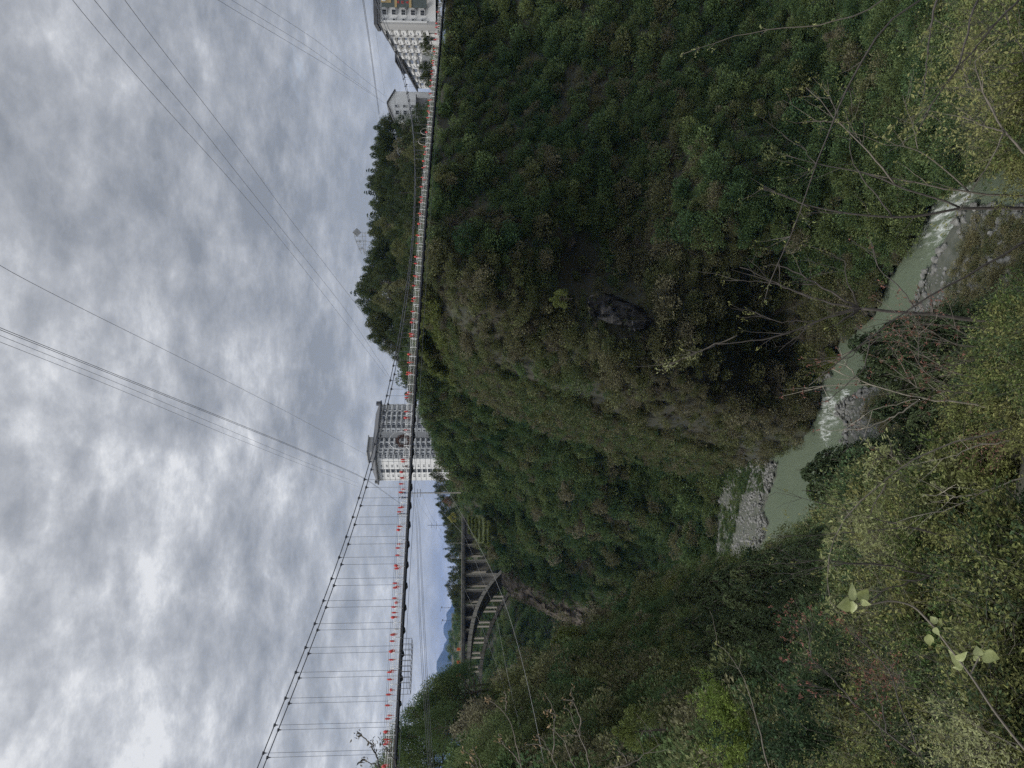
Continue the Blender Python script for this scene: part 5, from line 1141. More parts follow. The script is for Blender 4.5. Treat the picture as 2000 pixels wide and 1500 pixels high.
def wire(pts, label, rad=.045, mat='wire', pair=0.0):
    P3 = np.stack([P(x, y, D) for x, y, D in pts]); k_ = int(np.argmin([p_[2] for p_ in pts]))
    if k_ == 0: P3 = np.concatenate([P3[:1] - unit(P3[1] - P3[0]) * 90, P3])
    elif k_ == len(pts) - 1: P3 = np.concatenate([P3, P3[-1:] + unit(P3[-1] - P3[-2]) * 60])
    t = np.r_[0, np.cumsum(np.linalg.norm(np.diff(P3, axis=0), axis=1))]; tt = np.linspace(0, t[-1], 60)
    c = np.stack([np.interp(tt, t, P3[:, i]) for i in range(3)], 1)
    for _ in range(6): c[1:-1] = (c[:-2] + 2 * c[1:-1] + c[2:]) / 4
    o = empty('power_line', tuple(c[0])); rad = rad * .6; m = MB(); m.tube(c, rad, 5)
    m.build('wire', M[mat], o)
    if pair: m = MB(); m.tube(c + np.array([pair, 0, -pair * .6]), rad, 5); m.build('wire', M[mat], o)
    tag(o, label, 'wire')
def dl(pts, D0, D1): n = len(pts); return [(x, y, 1 / (1 / D0 + (1 / D1 - 1 / D0) * i / (n - 1))) for i, (x, y) in enumerate(pts)]
wire(dl([(118, -30), (138, 0), (216, 90), (320, 210), (424, 320), (536, 452), (652, 600), (755, 735)], 70, 300), 'sky wire slanting down to the small trees by the tower, outermost of three', .05)
wire(dl([(160, -30), (185, 0), (280, 120), (360, 206), (448, 320), (560, 460), (672, 600), (765, 742)], 72, 300), 'sky wire slanting down to the small trees by the tower, middle of three', .05)
wire(dl([(222, -30), (242, 0), (312, 92), (400, 204), (480, 308), (560, 420), (700, 600), (730, 645)], 74, 280), 'sky wire slanting down to the hill, innermost of three', .05)
wire(dl([(380, -30), (425, 0), (560, 80), (660, 140), (752, 202)], 110, 300), 'sky wire running down to the gabled house, outermost of its three', .05)
wire(dl([(405, -30), (452, 0), (600, 90), (740, 192)], 112, 300), 'sky wire running down to the gabled house, middle of its three', .05)
wire(dl([(450, -30), (498, 0), (620, 80), (752, 188)], 114, 300), 'sky wire running down to the gabled house, nearest the apartments', .05)
wire(dl([(705, -30), (708, 0), (722, 90), (740, 224)], 150, 310), 'thick twin cable above the apartments dropping behind the hill trees', .10, 'wire', .35)
wire(dl([(722, -20), (726, 0), (738, 90), (752, 188)], 200, 300), 'faint wire between the twin cable and the apartment roofs', .035)
wire(dl([(-30, 500), (0, 522), (154, 600), (328, 686), (560, 804), (722, 892)], 70, 330), 'single sky wire reaching the roof of the white tower', .05)
wire(dl([(-30, 632), (0, 644), (200, 724), (400, 804), (560, 868), (712, 934), (790, 990)], 72, 330), 'double sky wire passing left of the white tower', .055, 'wire', .16)
wire(dl([(-30, 643), (0, 656), (200, 735), (400, 820), (560, 888), (700, 944)], 74, 330), 'thin sky wire beside the double wire, nearer to it', .042)
wire(dl([(-30, 656), (0, 668), (200, 746), (400, 832), (560, 896), (700, 951)], 76, 330), 'thin sky wire beside the double wire, farther from it', .042)
wire(dl([(806, 963), (813, 1020), (818, 1200), (826, 1350), (838, 1520)], 330, 90), 'twin wire from the tall pole passing under the footbridge, upper pair', .05, 'wire', .35)
wire(dl([(810, 963), (818, 1020), (826, 1200), (833, 1350), (844, 1520)], 330, 90), 'twin wire from the tall pole passing under the footbridge, lower pair', .05, 'wire', .35)
wire(dl([(806, 915), (830, 935), (863, 940), (900, 1000), (960, 1110), (985, 1170), (1010, 1240), (1033, 1339), (1055, 1430), (1070, 1520)], 330, 60), 'pale wire crossing in front of the arch bridge and left slope, lowest of the three', .035, 'wire_pale')
wire(dl([(850, 985), (908, 1047), (950, 1150), (972, 1200), (995, 1362), (1030, 1460), (1045, 1520)], 330, 70), 'thin pale wire crossing the middle of the arch bridge', .03, 'wire_pale')
wire(dl([(880, 1090), (905, 1145), (942, 1225), (983, 1335), (1000, 1400)], 330, 100), 'thin pale wire crossing the left part of the arch', .03, 'wire_pale')
wire(dl([(812, 963), (822, 990), (868, 1060)], 330, 480), 'thin wire from the tall pole down to the ridge, upper', .05)
wire(dl([(824, 963), (840, 1005), (890, 1078)], 330, 480), 'thin wire from the tall pole down to the ridge, lower', .05)
# ------------------------------------------------------------------ bare saplings and shrubs close to the viewer
def smooth3(pts, D0, D1, n=14):
    k = len(pts); D = np.linspace(D0, D1, k); p = np.stack([P(x, y, d) for (x, y), d in zip(pts, D)])
    d = np.r_[0, np.cumsum(np.linalg.norm(np.diff(p, axis=0), axis=1))]; t = np.linspace(0, d[-1], n); c = np.stack([np.interp(t, d, p[:, i]) for i in range(3)], 1)
    for _ in range(2): c[1:-1] = (c[:-2] + 2 * c[1:-1] + c[2:]) / 4
    return c
def sapling(name, label, stems, D, bark='twig_dark', leafm='tuft_leaf', tuft=.5, nleaf=5, leaf=.03, twigs=5, tlen=.35, cat='sapling', bud=None, group=None, seed=1, spread=.5):
    g = np.random.default_rng(seed); base = P(*stems[0][0][0], D); o = empty(name, tuple(base)); tag(o, label, cat, group)
    C = []; CD = []; TW = MB()
    for pts, r0, r1, *dd in stems:
        d0, d1 = dd if dd else (D, D); c = smooth3(pts, d0, d1); n = len(c)
        c[1:-1] += g.normal(size=(n - 2, 3)) * .006 * D / 8
        m = MB(); m.tube(c, np.linspace(r0, r1, n) * (.72 if r0 > .006 else .9), 6); m.build('stem' if r0 < .012 else 'trunk', M[bark], o, True)
        L_ = np.linalg.norm(c[-1] - c[0]); tdir = unit(c[-1] - c[0])
        for q in range(int(twigs)):
            i = g.integers(n // 3, n); b = c[i]; dr = unit(unit(c[min(n - 1, i + 1)] - c[i - 1]) * .9 + g.normal(size=3) * spread + np.array([0, 0, .15])); l = tlen * g.uniform(.4, 1.2) * D / 8
            k = np.linspace(0, 1, 5)[:, None]; tw = b + dr * l * k + np.array([0, 0, 1.0]) * l * .18 * k * k + g.normal(size=(5, 3)) * l * .025 * k
            TW.tube(tw, np.linspace(max(r1, .0022 * D / 8) * .9, .0011 * D / 8, 5), 4, 0, False)
            if g.random() < tuft: C.append(tw[-1]); CD.append(dr)
            if g.random() < tuft * .6: C.append(tw[2]); CD.append(dr)
            if g.random() < .5:
                j = g.integers(1, 4); d2 = unit(dr + g.normal(size=3) * .6); t2 = tw[j] + d2 * l * .45 * k; TW.tube(t2, np.linspace(.0016, .0009, 5) * D / 8, 3, 0, False)
                if g.random() < tuft: C.append(t2[-1]); CD.append(d2)
        if g.random() < tuft + .2: C.append(c[-1]); CD.append(tdir)
    if TW.n: TW.build('twigs', M[bark], o)
    if C:
        C = np.repeat(np.array(C), nleaf, 0); CD = np.repeat(np.array(CD), nleaf, 0); C = C + g.normal(size=C.shape) * leaf * .55
        m = MB(); m.quads(leaves(C, leaf, CD + g.normal(size=C.shape) * .8 + np.array([0, 0, .3]), .34, .4, g)); m.build('leaves' if bud is None else 'buds', M[leafm if bud is None else bud], o)
    return o
i4 = lambda X, Y: (1400 + X * .3, 450 + Y * .3)
i2 = lambda X, Y: (1400 + X * .3, Y * .3)
i6 = lambda X, Y: (1400 + X * .3, 850 + Y * .3)
i7 = lambda X, Y: (700 + X * .25, 1200 + Y * .25)
i8 = lambda X, Y: (1200 + X * .4, 1100 + Y * .4)
i5 = lambda X, Y: (480 + X * .2, 1200 + Y * .2)
q4 = lambda l: [i4(*p) for p in l]
q2 = lambda l: [i2(*p) for p in l]
q6 = lambda l: [i6(*p) for p in l]
q7 = lambda l: [i7(*p) for p in l]
q8 = lambda l: [i8(*p) for p in l]
q5 = lambda l: [i5(*p) for p in l]
sapling('bare_sapling', 'dark bare sapling with a fan of thin twigs crossing the upper river bend', [
    (q4([(2150, 640), (2000, 622), (1500, 560), (1200, 530), (930, 510)]), .034, .018), (q4([(930, 510), (650, 350), (420, 215), (300, 240)]), .015, .004), (q4([(930, 510), (600, 440), (380, 330), (150, 240)]), .014, .004),
    (q4([(930, 510), (650, 590), (400, 700), (0, 740)]), .015, .005), (q4([(0, 740), (-180, 820), (-330, 890)]), .005, .003), (q4([(650, 590), (520, 690), (400, 790)]), .008, .003), (q4([(650, 590), (400, 600), (250, 530)]), .007, .003), (q4([(600, 440), (380, 340), (140, 325)]), .008, .003),
    (q4([(930, 510), (850, 350), (840, 200), (690, 130)]), .009, .003), (q4([(650, 350), (540, 350), (720, 250)]), .006, .003)], 7.0, tuft=.3, twigs=3, seed=3)
sapling('bare_sapling', 'dark forked sapling rising through the white rapids at the near river bend', [
    (q2([(2150, 1358), (2000, 1355), (1580, 1350), (1280, 1415), (1050, 1420), (820, 1390), (600, 1350), (300, 1220)]), .026, .004), (q2([(1580, 1350), (1160, 1210), (900, 1100), (650, 1080), (450, 1010)]), .014, .004),
    (q2([(1150, 1420), (1000, 1220), (870, 1050), (860, 800)]), .010, .003), (q2([(650, 1080), (520, 1170)]), .006, .003), (q2([(650, 1080), (560, 960), (430, 880)]), .007, .003), (q2([(600, 1350), (440, 1270), (290, 1230)]), .008, .003), (q2([(820, 1390), (700, 1380), (580, 1385)]), .006, .003)], 7.5, tuft=.35, twigs=3, seed=5)
sapling('bare_sapling', 'grey sapling with long straight forks left of the shaded cliff grass, topmost branches in shadow', [
    (q2([(2150, 1280), (2000, 1275), (1650, 1260), (1200, 1170), (900, 1110)]), .018, .006), (q2([(1160, 1200), (950, 940), (780, 790), (700, 680), (580, 570)]), .012, .004), (q2([(780, 790), (770, 700), (715, 600)]), .006, .003), (q2([(780, 790), (620, 790)]), .006, .004),
    (q2([(1650, 1260), (1480, 1100), (1310, 970), (1060, 930)]), .012, .004), (q2([(1310, 970), (1270, 790), (1210, 620)]), .007, .003), (q2([(940, 930), (860, 800)]), .005, .003)], 7.8, bark='twig_grey', tuft=.5, twigs=4, seed=7)
sapling('bare_sapling', 'slender grey sapling forking over the olive shrubs nearest the photo corner', [
    (q2([(2150, 1120), (2000, 990), (1870, 860), (1720, 590), (1680, 400)]), .015, .005), (q2([(1870, 860), (1720, 810), (1590, 760)]), .010, .004), (q2([(1870, 860), (1760, 1100), (1640, 1270), (1560, 1400)]), .008, .003), (q2([(1720, 590), (1640, 570), (1600, 440)]), .006, .003)], 6.0, bark='twig_grey', tuft=.6, twigs=6, seed=8)
sapling('leaning_branch', 'long leaning branch with yellow tufts crossing diagonally below the cliff grass', [
    ([(1830, -20), (1720, 40), (1660, 150), (1600, 300), (1480, 540), (1395, 720)][0:1] + [(1720, 40), (1690, 110), (1640, 200), (1560, 420), (1500, 560)], .013, .005)], 6.8, tuft=.7, twigs=12, seed=9)
sapling('leaning_branch', 'branch with yellow tufts hanging down from the photo corner over the cliff foot', [
    ([(1835, -20), (1829, 0), (1815, 60), (1810, 120), (1807, 170)], .012, .004), ([(1910, 0), (1890, 60), (1875, 130), (1820, 200), (1790, 260)], .012, .004), ([(1990, 0), (1950, 40), (1900, 100), (1860, 150)], .012, .004)], 5.6, tuft=.8, twigs=11, seed=10, nleaf=5, leaf=.030)
sapling('leaning_branch', 'dark diagonal branch crossing the green river below the bare fan of twigs', [
    ([(2030, 455), (2000, 474), (1940, 510), (1856, 555), (1784, 597), (1700, 654), (1616, 726), (1580, 753)], .014, .004), ([(1700, 654), (1660, 700), (1638, 700)], .005, .003), ([(1784, 597), (1760, 560), (1720, 535), (1700, 470)], .007, .003), ([(1700, 654), (1690, 720), (1615, 785)], .005, .003)], 6.2, tuft=.35, twigs=5, seed=11, bud='red_bud', leaf=.022, nleaf=4)
sapling('pale_branch', 'pale forked branch with red buds in front of the middle rapids', [
    (q4([(1850, 1180), (1700, 1130), (1530, 1110), (1320, 1100), (1100, 1030), (940, 990), (750, 900)]), .013, .005), (q4([(1320, 1100), (1200, 1190), (1070, 1250), (930, 1295)]), .010, .004), (q4([(1320, 1100), (1060, 1150), (940, 1210)]), .007, .003), (q4([(940, 990), (830, 860)]), .006, .003), (q4([(940, 990), (750, 1010), (570, 1025)]), .006, .003)], 6.5, bark='twig_pale', tuft=.5, twigs=3, seed=12, bud='red_bud', leaf=.024, nleaf=5)
rt = [(q4([(2000, 680), (1700, 640), (1400, 600), (1150, 650), (800, 820)]), .009, .003), (q4([(2000, 740), (1640, 700), (1450, 560), (1300, 480)]), .008, .003), (q4([(1950, 760), (1580, 760), (1330, 620), (1170, 560)]), .007, .003), (q4([(1950, 980), (1560, 950), (1270, 760), (1150, 640)]), .008, .003),
      (q4([(1800, 1000), (1440, 1010), (1300, 860), (1310, 640), (1380, 560)]), .007, .003), (q4([(1750, 1060), (1500, 1050), (1250, 1010), (1240, 930)]), .007, .003), (q4([(2000, 850), (1700, 820), (1540, 900), (1380, 790)]), .007, .003)]
sapling('budding_shrub', 'tangle of thin grey stems with red buds right of the middle rapids', rt, 6.4, bark='twig_grey', tuft=.7, twigs=12, seed=13, bud='red_bud', leaf=.024, nleaf=5, cat='shrub', tlen=.42)
sapling('arching_vine', 'arching vine hung with pale young leaves in front of the dark cedars', [
    (q6([(2000, -60), (1580, 20), (1200, 190), (1000, 370), (850, 500), (740, 660), (690, 850), (740, 1090)]), .011, .003), (q6([(1100, 320), (1000, 500), (980, 620), (1050, 700)]), .006, .003), (q6([(1200, 190), (1120, 120), (1030, 155)]), .005, .003), (q6([(850, 500), (900, 540), (960, 570)]), .005, .003)],
    5.6, bark='twig_grey', leafm='pale_leaf', tuft=1, twigs=14, seed=14, leaf=.038, nleaf=6, tlen=.2, cat='vine')
sapling('bare_sapling', 'dark forked sapling with bare twigs beside the pale vine and the cedars', [
    (q6([(1950, 960), (1830, 950), (1600, 960), (1390, 925), (1150, 850), (900, 830), (780, 835)]), .016, .004), (q6([(1390, 925), (1240, 960), (1100, 1000), (1010, 1080)]), .009, .004), (q6([(1830, 950), (1720, 780), (1500, 660), (1250, 600), (950, 520)]), .010, .003), (q6([(1830, 950), (1910, 780), (1930, 500), (1960, 280)]), .010, .003),
    (q6([(1500, 660), (1100, 560), (700, 440), (380, 370)]), .008, .002), (q6([(1250, 600), (820, 640), (530, 660), (350, 650)]), .007, .002), (q6([(1150, 850), (700, 820), (360, 840)]), .006, .002), (q6([(900, 830), (600, 870), (480, 910)]), .005, .002)], 6.2, tuft=.25, twigs=6, seed=15)
sapling('bare_sapling', 'pale curved stem fork above the yellow shrubs in the lower right', [
    (q6([(2050, 260), (1900, 310), (1700, 380), (1560, 470), (1400, 510), (1280, 530)]), .009, .003), (q6([(1700, 380), (1580, 400), (1440, 385), (1340, 400)]), .006, .003), (q6([(1950, 30), (1700, 60), (1500, 150), (1380, 160)]), .008, .003)], 5.6, bark='twig_pale', tuft=.5, twigs=5, seed=16, leafm='pale_leaf')
sapling('leafy_branch', 'thin arching twig with tiny pale leaves above the cliff foot, far from other branches', [
    ([(1750, -20), (1715, 12), (1655, 39), (1580, 50), (1500, 58), (1440, 70), (1380, 87), (1335, 105)], .008, .0025)], 6.0, bark='twig_grey', leafm='pale_leaf', tuft=.9, twigs=9, seed=17, leaf=.026, nleaf=2, tlen=.08, cat='branch')
sapling('leafy_branch', 'single twig with tiny pale leaves pointing at the middle of the cliff', [
    ([(1440, 655), (1400, 673), (1346, 694), (1301, 717)], .006, .0025)], 6.6, bark='twig_grey', leafm='pale_leaf', tuft=1, twigs=10, seed=18, leaf=.03, nleaf=2, tlen=.07, cat='branch')
# pale curling stalks with tan buds at the left
for nm, lab, st, sd in (('budding_stalk', 'tall pale stalk with a tan star of young leaves below the arch bridge', [(q7([(1275, 1260), (1265, 1200), (1250, 1060), (1200, 850), (1130, 750), (1020, 670)]), .0048, .0022), (q7([(1150, 755), (1158, 680), (1140, 600)]), .004, .003), (q7([(1265, 1160), (1200, 1080), (1130, 1010), (1085, 995)]), .0042, .002), (q7([(1130, 1010), (1095, 930)]), .004, .003)], 21),
                        ('budding_stalk', 'pair of pale curling stalks with tan buds, middle of the three stalk clumps', [(q7([(1560, 1260), (1550, 1200), (1500, 1070), (1450, 985), (1390, 940)]), .0042, .002), (q7([(1520, 1090), (1535, 950), (1530, 800), (1510, 680), (1470, 640)]), .0042, .002), (q7([(1530, 775), (1460, 745)]), .004, .003), (q7([(1500, 1070), (1400, 1015), (1310, 1015)]), .004, .002)], 22),
                        ('budding_stalk', 'tall forked pale stalk with curled tips, nearest the yellow green bush', [(q7([(1805, 1260), (1800, 1200), (1790, 1080), (1720, 950), (1690, 820), (1640, 740), (1600, 730)]), .0048, .0022), (q7([(1730, 950), (1735, 850), (1700, 700), (1650, 665), (1600, 665)]), .005, .003), (q7([(1720, 950), (1620, 945)]), .004, .002), (q7([(1660, 730), (1680, 660), (1660, 590)]), .003, .002), (q7([(1715, 1240), (1660, 1130), (1600, 960), (1500, 890)]), .0042, .002)], 23),
                        ('budding_stalk', 'short pale stalk with a folded tan bud at the photo edge by the footbridge trees', [(q7([(985, 1260), (970, 1200), (930, 1110), (890, 1025)]), .004, .002), (q7([(950, 1240), (900, 1120), (820, 1060)]), .004, .002), (q7([(910, 1200), (870, 1160)]), .004, .002)], 24)):
    sapling(nm, lab, st, 4.2, bark='twig_grey', tuft=1.0, twigs=1, seed=sd, bud='tan_bud', leaf=.022, nleaf=2, tlen=.05, cat='stalk')
sapling('sky_twig', 'dark budding twig curving up against the sky below the bridge cables', [(q5([(1330, 1560), (1320, 1500), (1260, 1350), (1200, 1230), (1115, 1180)]), .006, .003), (q5([(1275, 1370), (1240, 1275)]), .003, .002), (q5([(1300, 1480), (1220, 1445), (1145, 1430)]), .004, .002)], 4.4, tuft=1, twigs=1, seed=25, bud='twig_grey', leaf=.026, nleaf=4, tlen=.05, cat='twig')
sapling('sky_twig', 'dark twig arching over the left end of the footbridge railing', [(q5([(1500, 1560), (1480, 1490), (1420, 1370), (1350, 1290), (1335, 1265)]), .005, .002)], 4.4, tuft=1, twigs=3, seed=26, bud='twig_grey', leaf=.022, nleaf=4, tlen=.06, cat='twig')
for k, (p_, lab) in enumerate((([(960 + 250 * .8, 1330), (1180, 1400)], ''),)):
    pass
sapling('bare_sapling', 'thin pale bare twig standing in the left shade between cedars and yellow green bush', [(q8([(780, 1050), (735, 960), (700, 760), (640, 590), (560, 420), (500, 395)]), .006, .002), (q8([(0, 1000), (75, 985), (150, 930), (230, 880)]), .006, .002), (q8([(75, 985), (20, 900), (0, 880)]), .004, .002)], 6.0, bark='twig_grey', tuft=.15, twigs=4, seed=27)
sapling('bare_sapling', 'dark leafless twigs with reddish sprigs between the cedars and the nearest leaves', [
    (q8([(1500, 950), (1330, 830), (1180, 690), (1080, 620), (950, 590)]), .010, .003), (q8([(1180, 690), (1060, 560), (960, 460), (910, 390)]), .006, .002), (q8([(1330, 830), (1310, 700), (1240, 560)]), .006, .002), (q8([(1500, 950), (1400, 700), (1330, 480), (1200, 380), (1130, 320)]), .008, .003), (q8([(960, 460), (950, 330), (890, 290)]), .004, .002)], 5.2, tuft=.8, twigs=8, seed=28, bud='red_bud', leaf=.022, nleaf=6)

# big soft leaves right in front of the viewer
def blade(m, c, d, nrm, L_, Wd, curl=.15, mi=0):
    d = unit(np.array(d, float)); nrm = unit(np.array(nrm, float) - d * np.dot(nrm, d)); s = np.cross(d, nrm)
    ts = np.array([0, .08, .2, .36, .54, .72, .88, 1.0]); ws = np.array([.0, .62, .95, 1.0, .82, .5, .2, 0.0]) * Wd / 2
    v = []; 
    for t, w_ in zip(ts, ws):
        o_ = c + d * L_ * t + nrm * (-curl * L_ * t * t)
        wav = math.sin(t * 9 + c[0] * 50) * .02 * L_
        v += [o_ - s * w_ + nrm * (w_ * .28 + wav), o_, o_ + s * w_ + nrm * (w_ * .28 - wav)]
    f = []
    for i in range(len(ts) - 1): f += [(i * 3, i * 3 + 1, i * 3 + 4, i * 3 + 3), (i * 3 + 1, i * 3 + 2, i * 3 + 5, i * 3 + 4)]
    m.add(v, f, mi)
NB = 1.25
o = empty('leafy_branch', tuple(P(2010, 1475, NB))); tag(o, 'closest branch with big soft pale green leaves in the lower right', 'branch')
for pts, r0, r1 in ((q8([(2050, 960), (2000, 910), (1850, 720), (1750, 560), (1690, 480), (1600, 370), (1560, 310)]), .0021, .0013), (q8([(1560, 310), (1460, 205), (1350, 180), (1240, 205)]), .0018, .0011), (q8([(1740, 540), (1770, 480), (1785, 450)]), .0013, .0009), (q8([(1240, 205), (1180, 195)]), .0011, .0009)):
    m = MB(); m.tube(smooth3(pts, NB, NB), np.linspace(r0, r1, 14), 6); m.build('stem', M['twig_grey'], o, True)
for (x0, y0), (x1, y1), wf, tl in ((i8(1165, 185), i8(1160, 95), .42, .2), (i8(1150, 190), i8(1095, 215), .95, -.2), (i8(1165, 185), i8(1158, 248), .62, .1), (i8(1195, 185), i8(1242, 125), .60, .25), (i8(1200, 185), i8(1252, 205), .68, -.2), (i8(1575, 295), i8(1540, 258), .8, .2), (i8(1560, 315), i8(1585, 352), .7, -.2), (i8(1580, 290), i8(1610, 285), .5, .3),
                                   (i8(1530, 345), i8(1545, 415), .35, .4), (i8(1700, 515), i8(1635, 428), .42, .2), (i8(1670, 470), i8(1720, 440), .55, -.3), (i8(1700, 515), i8(1650, 510), .45, .2), (i8(1780, 455), i8(1768, 405), .9, .1), (i8(1795, 440), i8(1882, 472), .85, -.1), (i8(1775, 455), i8(1755, 478), .9, .1)):
    a, b = P(x0, y0, NB), P(x1, y1, NB * (1 + tl * .04)); L_ = np.linalg.norm(b - a) * 1.06; m = MB(); blade(m, a, b - a, -FWD + UP * .5 + RIGHT * tl, L_, L_ * wf); m.build('leaf', M['big_leaf'], o, True)
# individual shrubs in the foreground
NEARS = {}
def shrub(kind, x, y, s, label, group=None, D=None, sink=.3):
    if kind not in NEARS:
        NEARS[kind] = {'bright': lambda: proto_near(61, n=1500, leaf=.065, mat='bright_near', size=1.0), 'olive': lambda: proto_near(62, n=1500, leaf=.06, size=1.0), 'pale': lambda: proto_near(63, n=420, leaf=.05, mat='pale_leaf', twig='twig_grey', size=1.0),
                       'yellow': lambda: proto_near(64, n=420, leaf=.04, mat='tuft_leaf', size=1.0), 'dark': lambda: proto_near(65, n=1600, leaf=.05, mat='near_dark', size=1.0), 'red': lambda: proto_near(66, n=260, leaf=.032, mat='red_bud', twig='twig_grey', size=1.0)}[kind]()
    b = P(x, y, D) if D else NL.at(x, y); b = np.array(b); b[2] -= sink
    o = link({'bright': 'bright_shrub', 'olive': 'olive_shrub', 'pale': 'pale_shrub', 'yellow': 'yellow_shrub', 'dark': 'dark_shrub', 'red': 'red_leaved_shrub'}[kind], NEARS[kind]); o.location = b; o.rotation_euler = (0, 0, random.uniform(0, 6.28)); o.scale = (s, s, s); tag(o, label, 'shrub', group)
shrub('bright', 1475, 1432, .66, 'bright yellow green shrub at the left foreground edge', None, 11, 0)
shrub('bright', 1440, 1378, .5, 'smaller bright green shoot beside the bright yellow green shrub', None, 11.5, 0)
shrub('pale', 1985, 1470, .42, 'pale cream leaved shrub in the bottom right corner', None, 4.2, 0)
shrub('pale', 1920, 1465, .32, 'pale leaved shrub beside the big soft leaves', None, 4.6, 0)
shrub('yellow', 1990, 120, .8, 'yellow tufted shrub in the corner under the hanging branches', None, 6.2, .1)
shrub('yellow', 1985, 235, .7, 'yellow tufted shrub between the hanging branches and the slender grey sapling', None, 7.2, .1)
shrub('yellow', 1950, 30, .6, 'small yellow tufted shrub at the photo edge above the corner shrub', None, 6.5, .1)
shrub('yellow', 1830, 1080, .6, 'yellowish shrub below the dark cedars and the pale vine', None, 8.0, .1)
shrub('olive', 2010, 790, .6, 'dense olive shrub right of the red budded tangle', None, 7.2, .2)
shrub('olive', 1975, 905, .6, 'dense olive shrub beneath the pale forked branch', None, 7.2, .2)
shrub('olive', 1920, 1260, .7, 'dense olive shrub behind the big soft leaves', None, 7.0, .2)
shrub('red', 1960, 850, .45, 'sparse shrub with reddish young leaves among the olive shrubs', None, 6.4, .1)
shrub('red', 1745, 1330, .5, 'reddish sprigged shrub left of the big soft leaves', None, 7.5, .1)
shrub('dark', 1680, 1330, 1.2, 'dark green shrub under the cedar grove', None, 11, .2)
shrub('dark', 1620, 1440, 1.2, 'dark green shrub right of the bright yellow green shrub', None, 10, .2)
# haze filling the valley air
m, nt, N, L = newmat('valley_haze'); out = N.new('ShaderNodeOutputMaterial'); pv = N.new('ShaderNodeVolumePrincipled'); L.new(pv.outputs[0], out.inputs['Volume'])
pv.inputs['Color'].default_value = (.10, .34, .95, 1); pv.inputs['Density'].default_value = 1.7e-5; pv.inputs['Anisotropy'].default_value = 0.0
HB = MB(); HB.box((-1500, 11900, (760 - H - 2.5) / 2), (22000, 24400, 760 + H + 2.5)); o = link('haze', HB.mesh('haze', m)); tag(o, 'thin blue air haze filling the valley out to the mountains', 'haze', None, 'stuff')
# ------------------------------------------------------------------ light, sky, camera
SUN_AZ, SUN_EL = R(-95), R(52)              # azimuth from +Y towards +X
sun = bpy.data.lights.new('sun', 'SUN'); sun.energy = 1.5; sun.angle = R(10); sun.color = (1, .96, .9)
so = bpy.data.objects.new('sun', sun); COL.objects.link(so)
sd = Vector((math.sin(SUN_AZ) * math.cos(SUN_EL), math.cos(SUN_AZ) * math.cos(SUN_EL), math.sin(SUN_EL)))
so.rotation_euler = sd.to_track_quat('Z', 'Y').to_euler()
wd = bpy.data.worlds.new('World'); scene.world = wd; wd.use_nodes = True
nt = wd.node_tree; nt.nodes.clear(); N, L = nt.nodes, nt.links
out = N.new('ShaderNodeOutputWorld'); bg = N.new('ShaderNodeBackground'); L.new(bg.outputs[0], out.inputs[0]); bg.inputs[1].default_value = .1
sky = N.new('ShaderNodeTexSky'); sky.sky_type = 'NISHITA'; sky.sun_disc = False; sky.sun_elevation = SUN_EL; sky.sun_rotation = SUN_AZ
tc = N.new('ShaderNodeTexCoord'); dirv = tc.outputs['Generated']
sx = N.new('ShaderNodeSeparateXYZ'); L.new(dirv, sx.inputs[0])
zc = mth(N, L, 'ADD', mth(N, L, 'MAXIMUM', sx.outputs[2], 0.0), .27)
px = mth(N, L, 'DIVIDE', sx.outputs[0], zc); py = mth(N, L, 'DIVIDE', sx.outputs[1], zc)
cb = N.new('ShaderNodeCombineXYZ'); L.new(px, cb.inputs[0]); L.new(py, cb.inputs[1])
big = noise(N, L, cb.outputs[0], 1.0, 3, .5, .0)
mid = noise(N, L, cb.outputs[0], 2.6, 8, .62, .15)
fine = noise(N, L, cb.outputs[0], 8.0, 10, .68, .1)
dt = N.new('ShaderNodeVectorMath'); dt.operation = 'DOT_PRODUCT'; L.new(dirv, dt.inputs[0]); dt.inputs[1].default_value = tuple(Vector((math.sin(R(-22)) * math.cos(R(33)), math.cos(R(-22)) * math.cos(R(33)), math.sin(R(33)))))
gl = N.new('ShaderNodeMapRange'); gl.inputs[1].default_value = .80; gl.inputs[2].default_value = 1.0; gl.inputs[3].default_value = -.12; gl.inputs[4].default_value = .08; gl.interpolation_type = 'SMOOTHSTEP'
L.new(dt.outputs['Value'], gl.inputs[0])
# hidden sun behind the cloud: thinner, brighter cloud there
f = mth(N, L, 'ADD', mth(N, L, 'MULTIPLY', mid, 1.05), mth(N, L, 'MULTIPLY', fine, .66))
f = mth(N, L, 'SUBTRACT', f, .325)
f = mth(N, L, 'ADD', f, mth(N, L, 'MULTIPLY', big, .45))
f = mth(N, L, 'ADD', f, gl.outputs[0])
rd = noise(N, L, cb.outputs[0], 3.6, 6, .55, .3); rg = mth(N, L, 'ABSOLUTE', mth(N, L, 'SUBTRACT', rd, .5)); rg = mth(N, L, 'MULTIPLY', rg, -1.0); f = mth(N, L, 'ADD', f, mth(N, L, 'ADD', rg, .075))
cl = ramp(N, L, f, [(.52, (.255, .272, .298)), (.68, (.352, .368, .395)), (.80, (.445, .460, .487)), (.91, (.585, .60, .625)), (1.0, (.76, .77, .785))])
hz = N.new('ShaderNodeMapRange'); hz.inputs[1].default_value = 0; hz.inputs[2].default_value = .22; hz.inputs[3].default_value = 1; hz.inputs[4].default_value = 0; L.new(sx.outputs[2], hz.inputs[0])
cl = mixc(N, L, mth(N, L, 'MULTIPLY', hz.outputs[0], .5), cl, (.46, .485, .525))
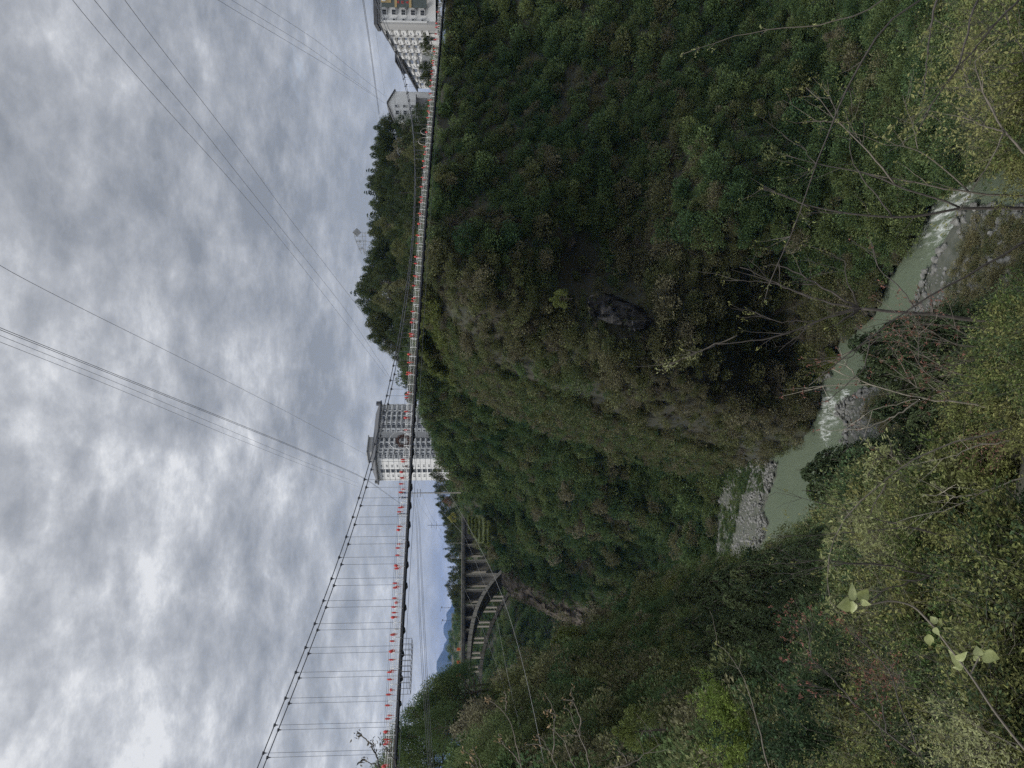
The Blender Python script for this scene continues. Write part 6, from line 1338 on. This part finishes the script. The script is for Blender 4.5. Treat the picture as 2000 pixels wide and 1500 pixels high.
sc_ = N.new('ShaderNodeVectorMath'); sc_.operation = 'SCALE'; sc_.inputs['Scale'].default_value = 10.0; zn = N.new('ShaderNodeMapRange'); zn.inputs[1].default_value = .5; zn.inputs[2].default_value = 1; zn.inputs[3].default_value = 4.3; zn.inputs[4].default_value = 15; L.new(sx.outputs[2], zn.inputs[0]); bk = N.new('ShaderNodeMapRange'); bk.inputs[1].default_value = .35; bk.inputs[2].default_value = -.5; bk.inputs[3].default_value = 1; bk.inputs[4].default_value = 2.0; L.new(sx.outputs[1], bk.inputs[0]); L.new(mth(N, L, 'MULTIPLY', zn.outputs[0], bk.outputs[0]), sc_.inputs['Scale']); L.new(cl, sc_.inputs[0])  # cloud brightened overhead and behind the viewer, added to light the slopes
gap = noise(N, L, cb.outputs[0], 1.7, 5, .6, .4)
gp = N.new('ShaderNodeMapRange'); gp.inputs[1].default_value = .66; gp.inputs[2].default_value = .74; gp.inputs[3].default_value = .97; gp.inputs[4].default_value = .75; L.new(gap, gp.inputs[0])
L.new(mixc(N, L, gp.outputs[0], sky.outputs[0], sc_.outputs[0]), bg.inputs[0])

cam = bpy.data.cameras.new('camera'); co = bpy.data.objects.new('camera', cam); COL.objects.link(co)
cam.sensor_fit = 'HORIZONTAL'; cam.sensor_width = 36.0; cam.lens = F / 2000.0 * 36.0; cam.clip_start = .05; cam.clip_end = 80000
co.matrix_world = Matrix(((-UP[0], RIGHT[0], -FWD[0], 0), (-UP[1], RIGHT[1], -FWD[1], 0), (-UP[2], RIGHT[2], -FWD[2], 0), (0, 0, 0, 1)))
scene.camera = co
scene.view_settings.view_transform = 'Standard'; scene.view_settings.look = 'None'; scene.view_settings.exposure = 1.25; scene.view_settings.gamma = 1
scene.cycles.max_bounces = 5; scene.cycles.diffuse_bounces = 3; scene.cycles.glossy_bounces = 2; scene.cycles.transmission_bounces = 3; scene.cycles.transparent_max_bounces = 6
scene.cycles.caustics_reflective = False; scene.cycles.caustics_refractive = False
scene.cycles.use_denoising = False
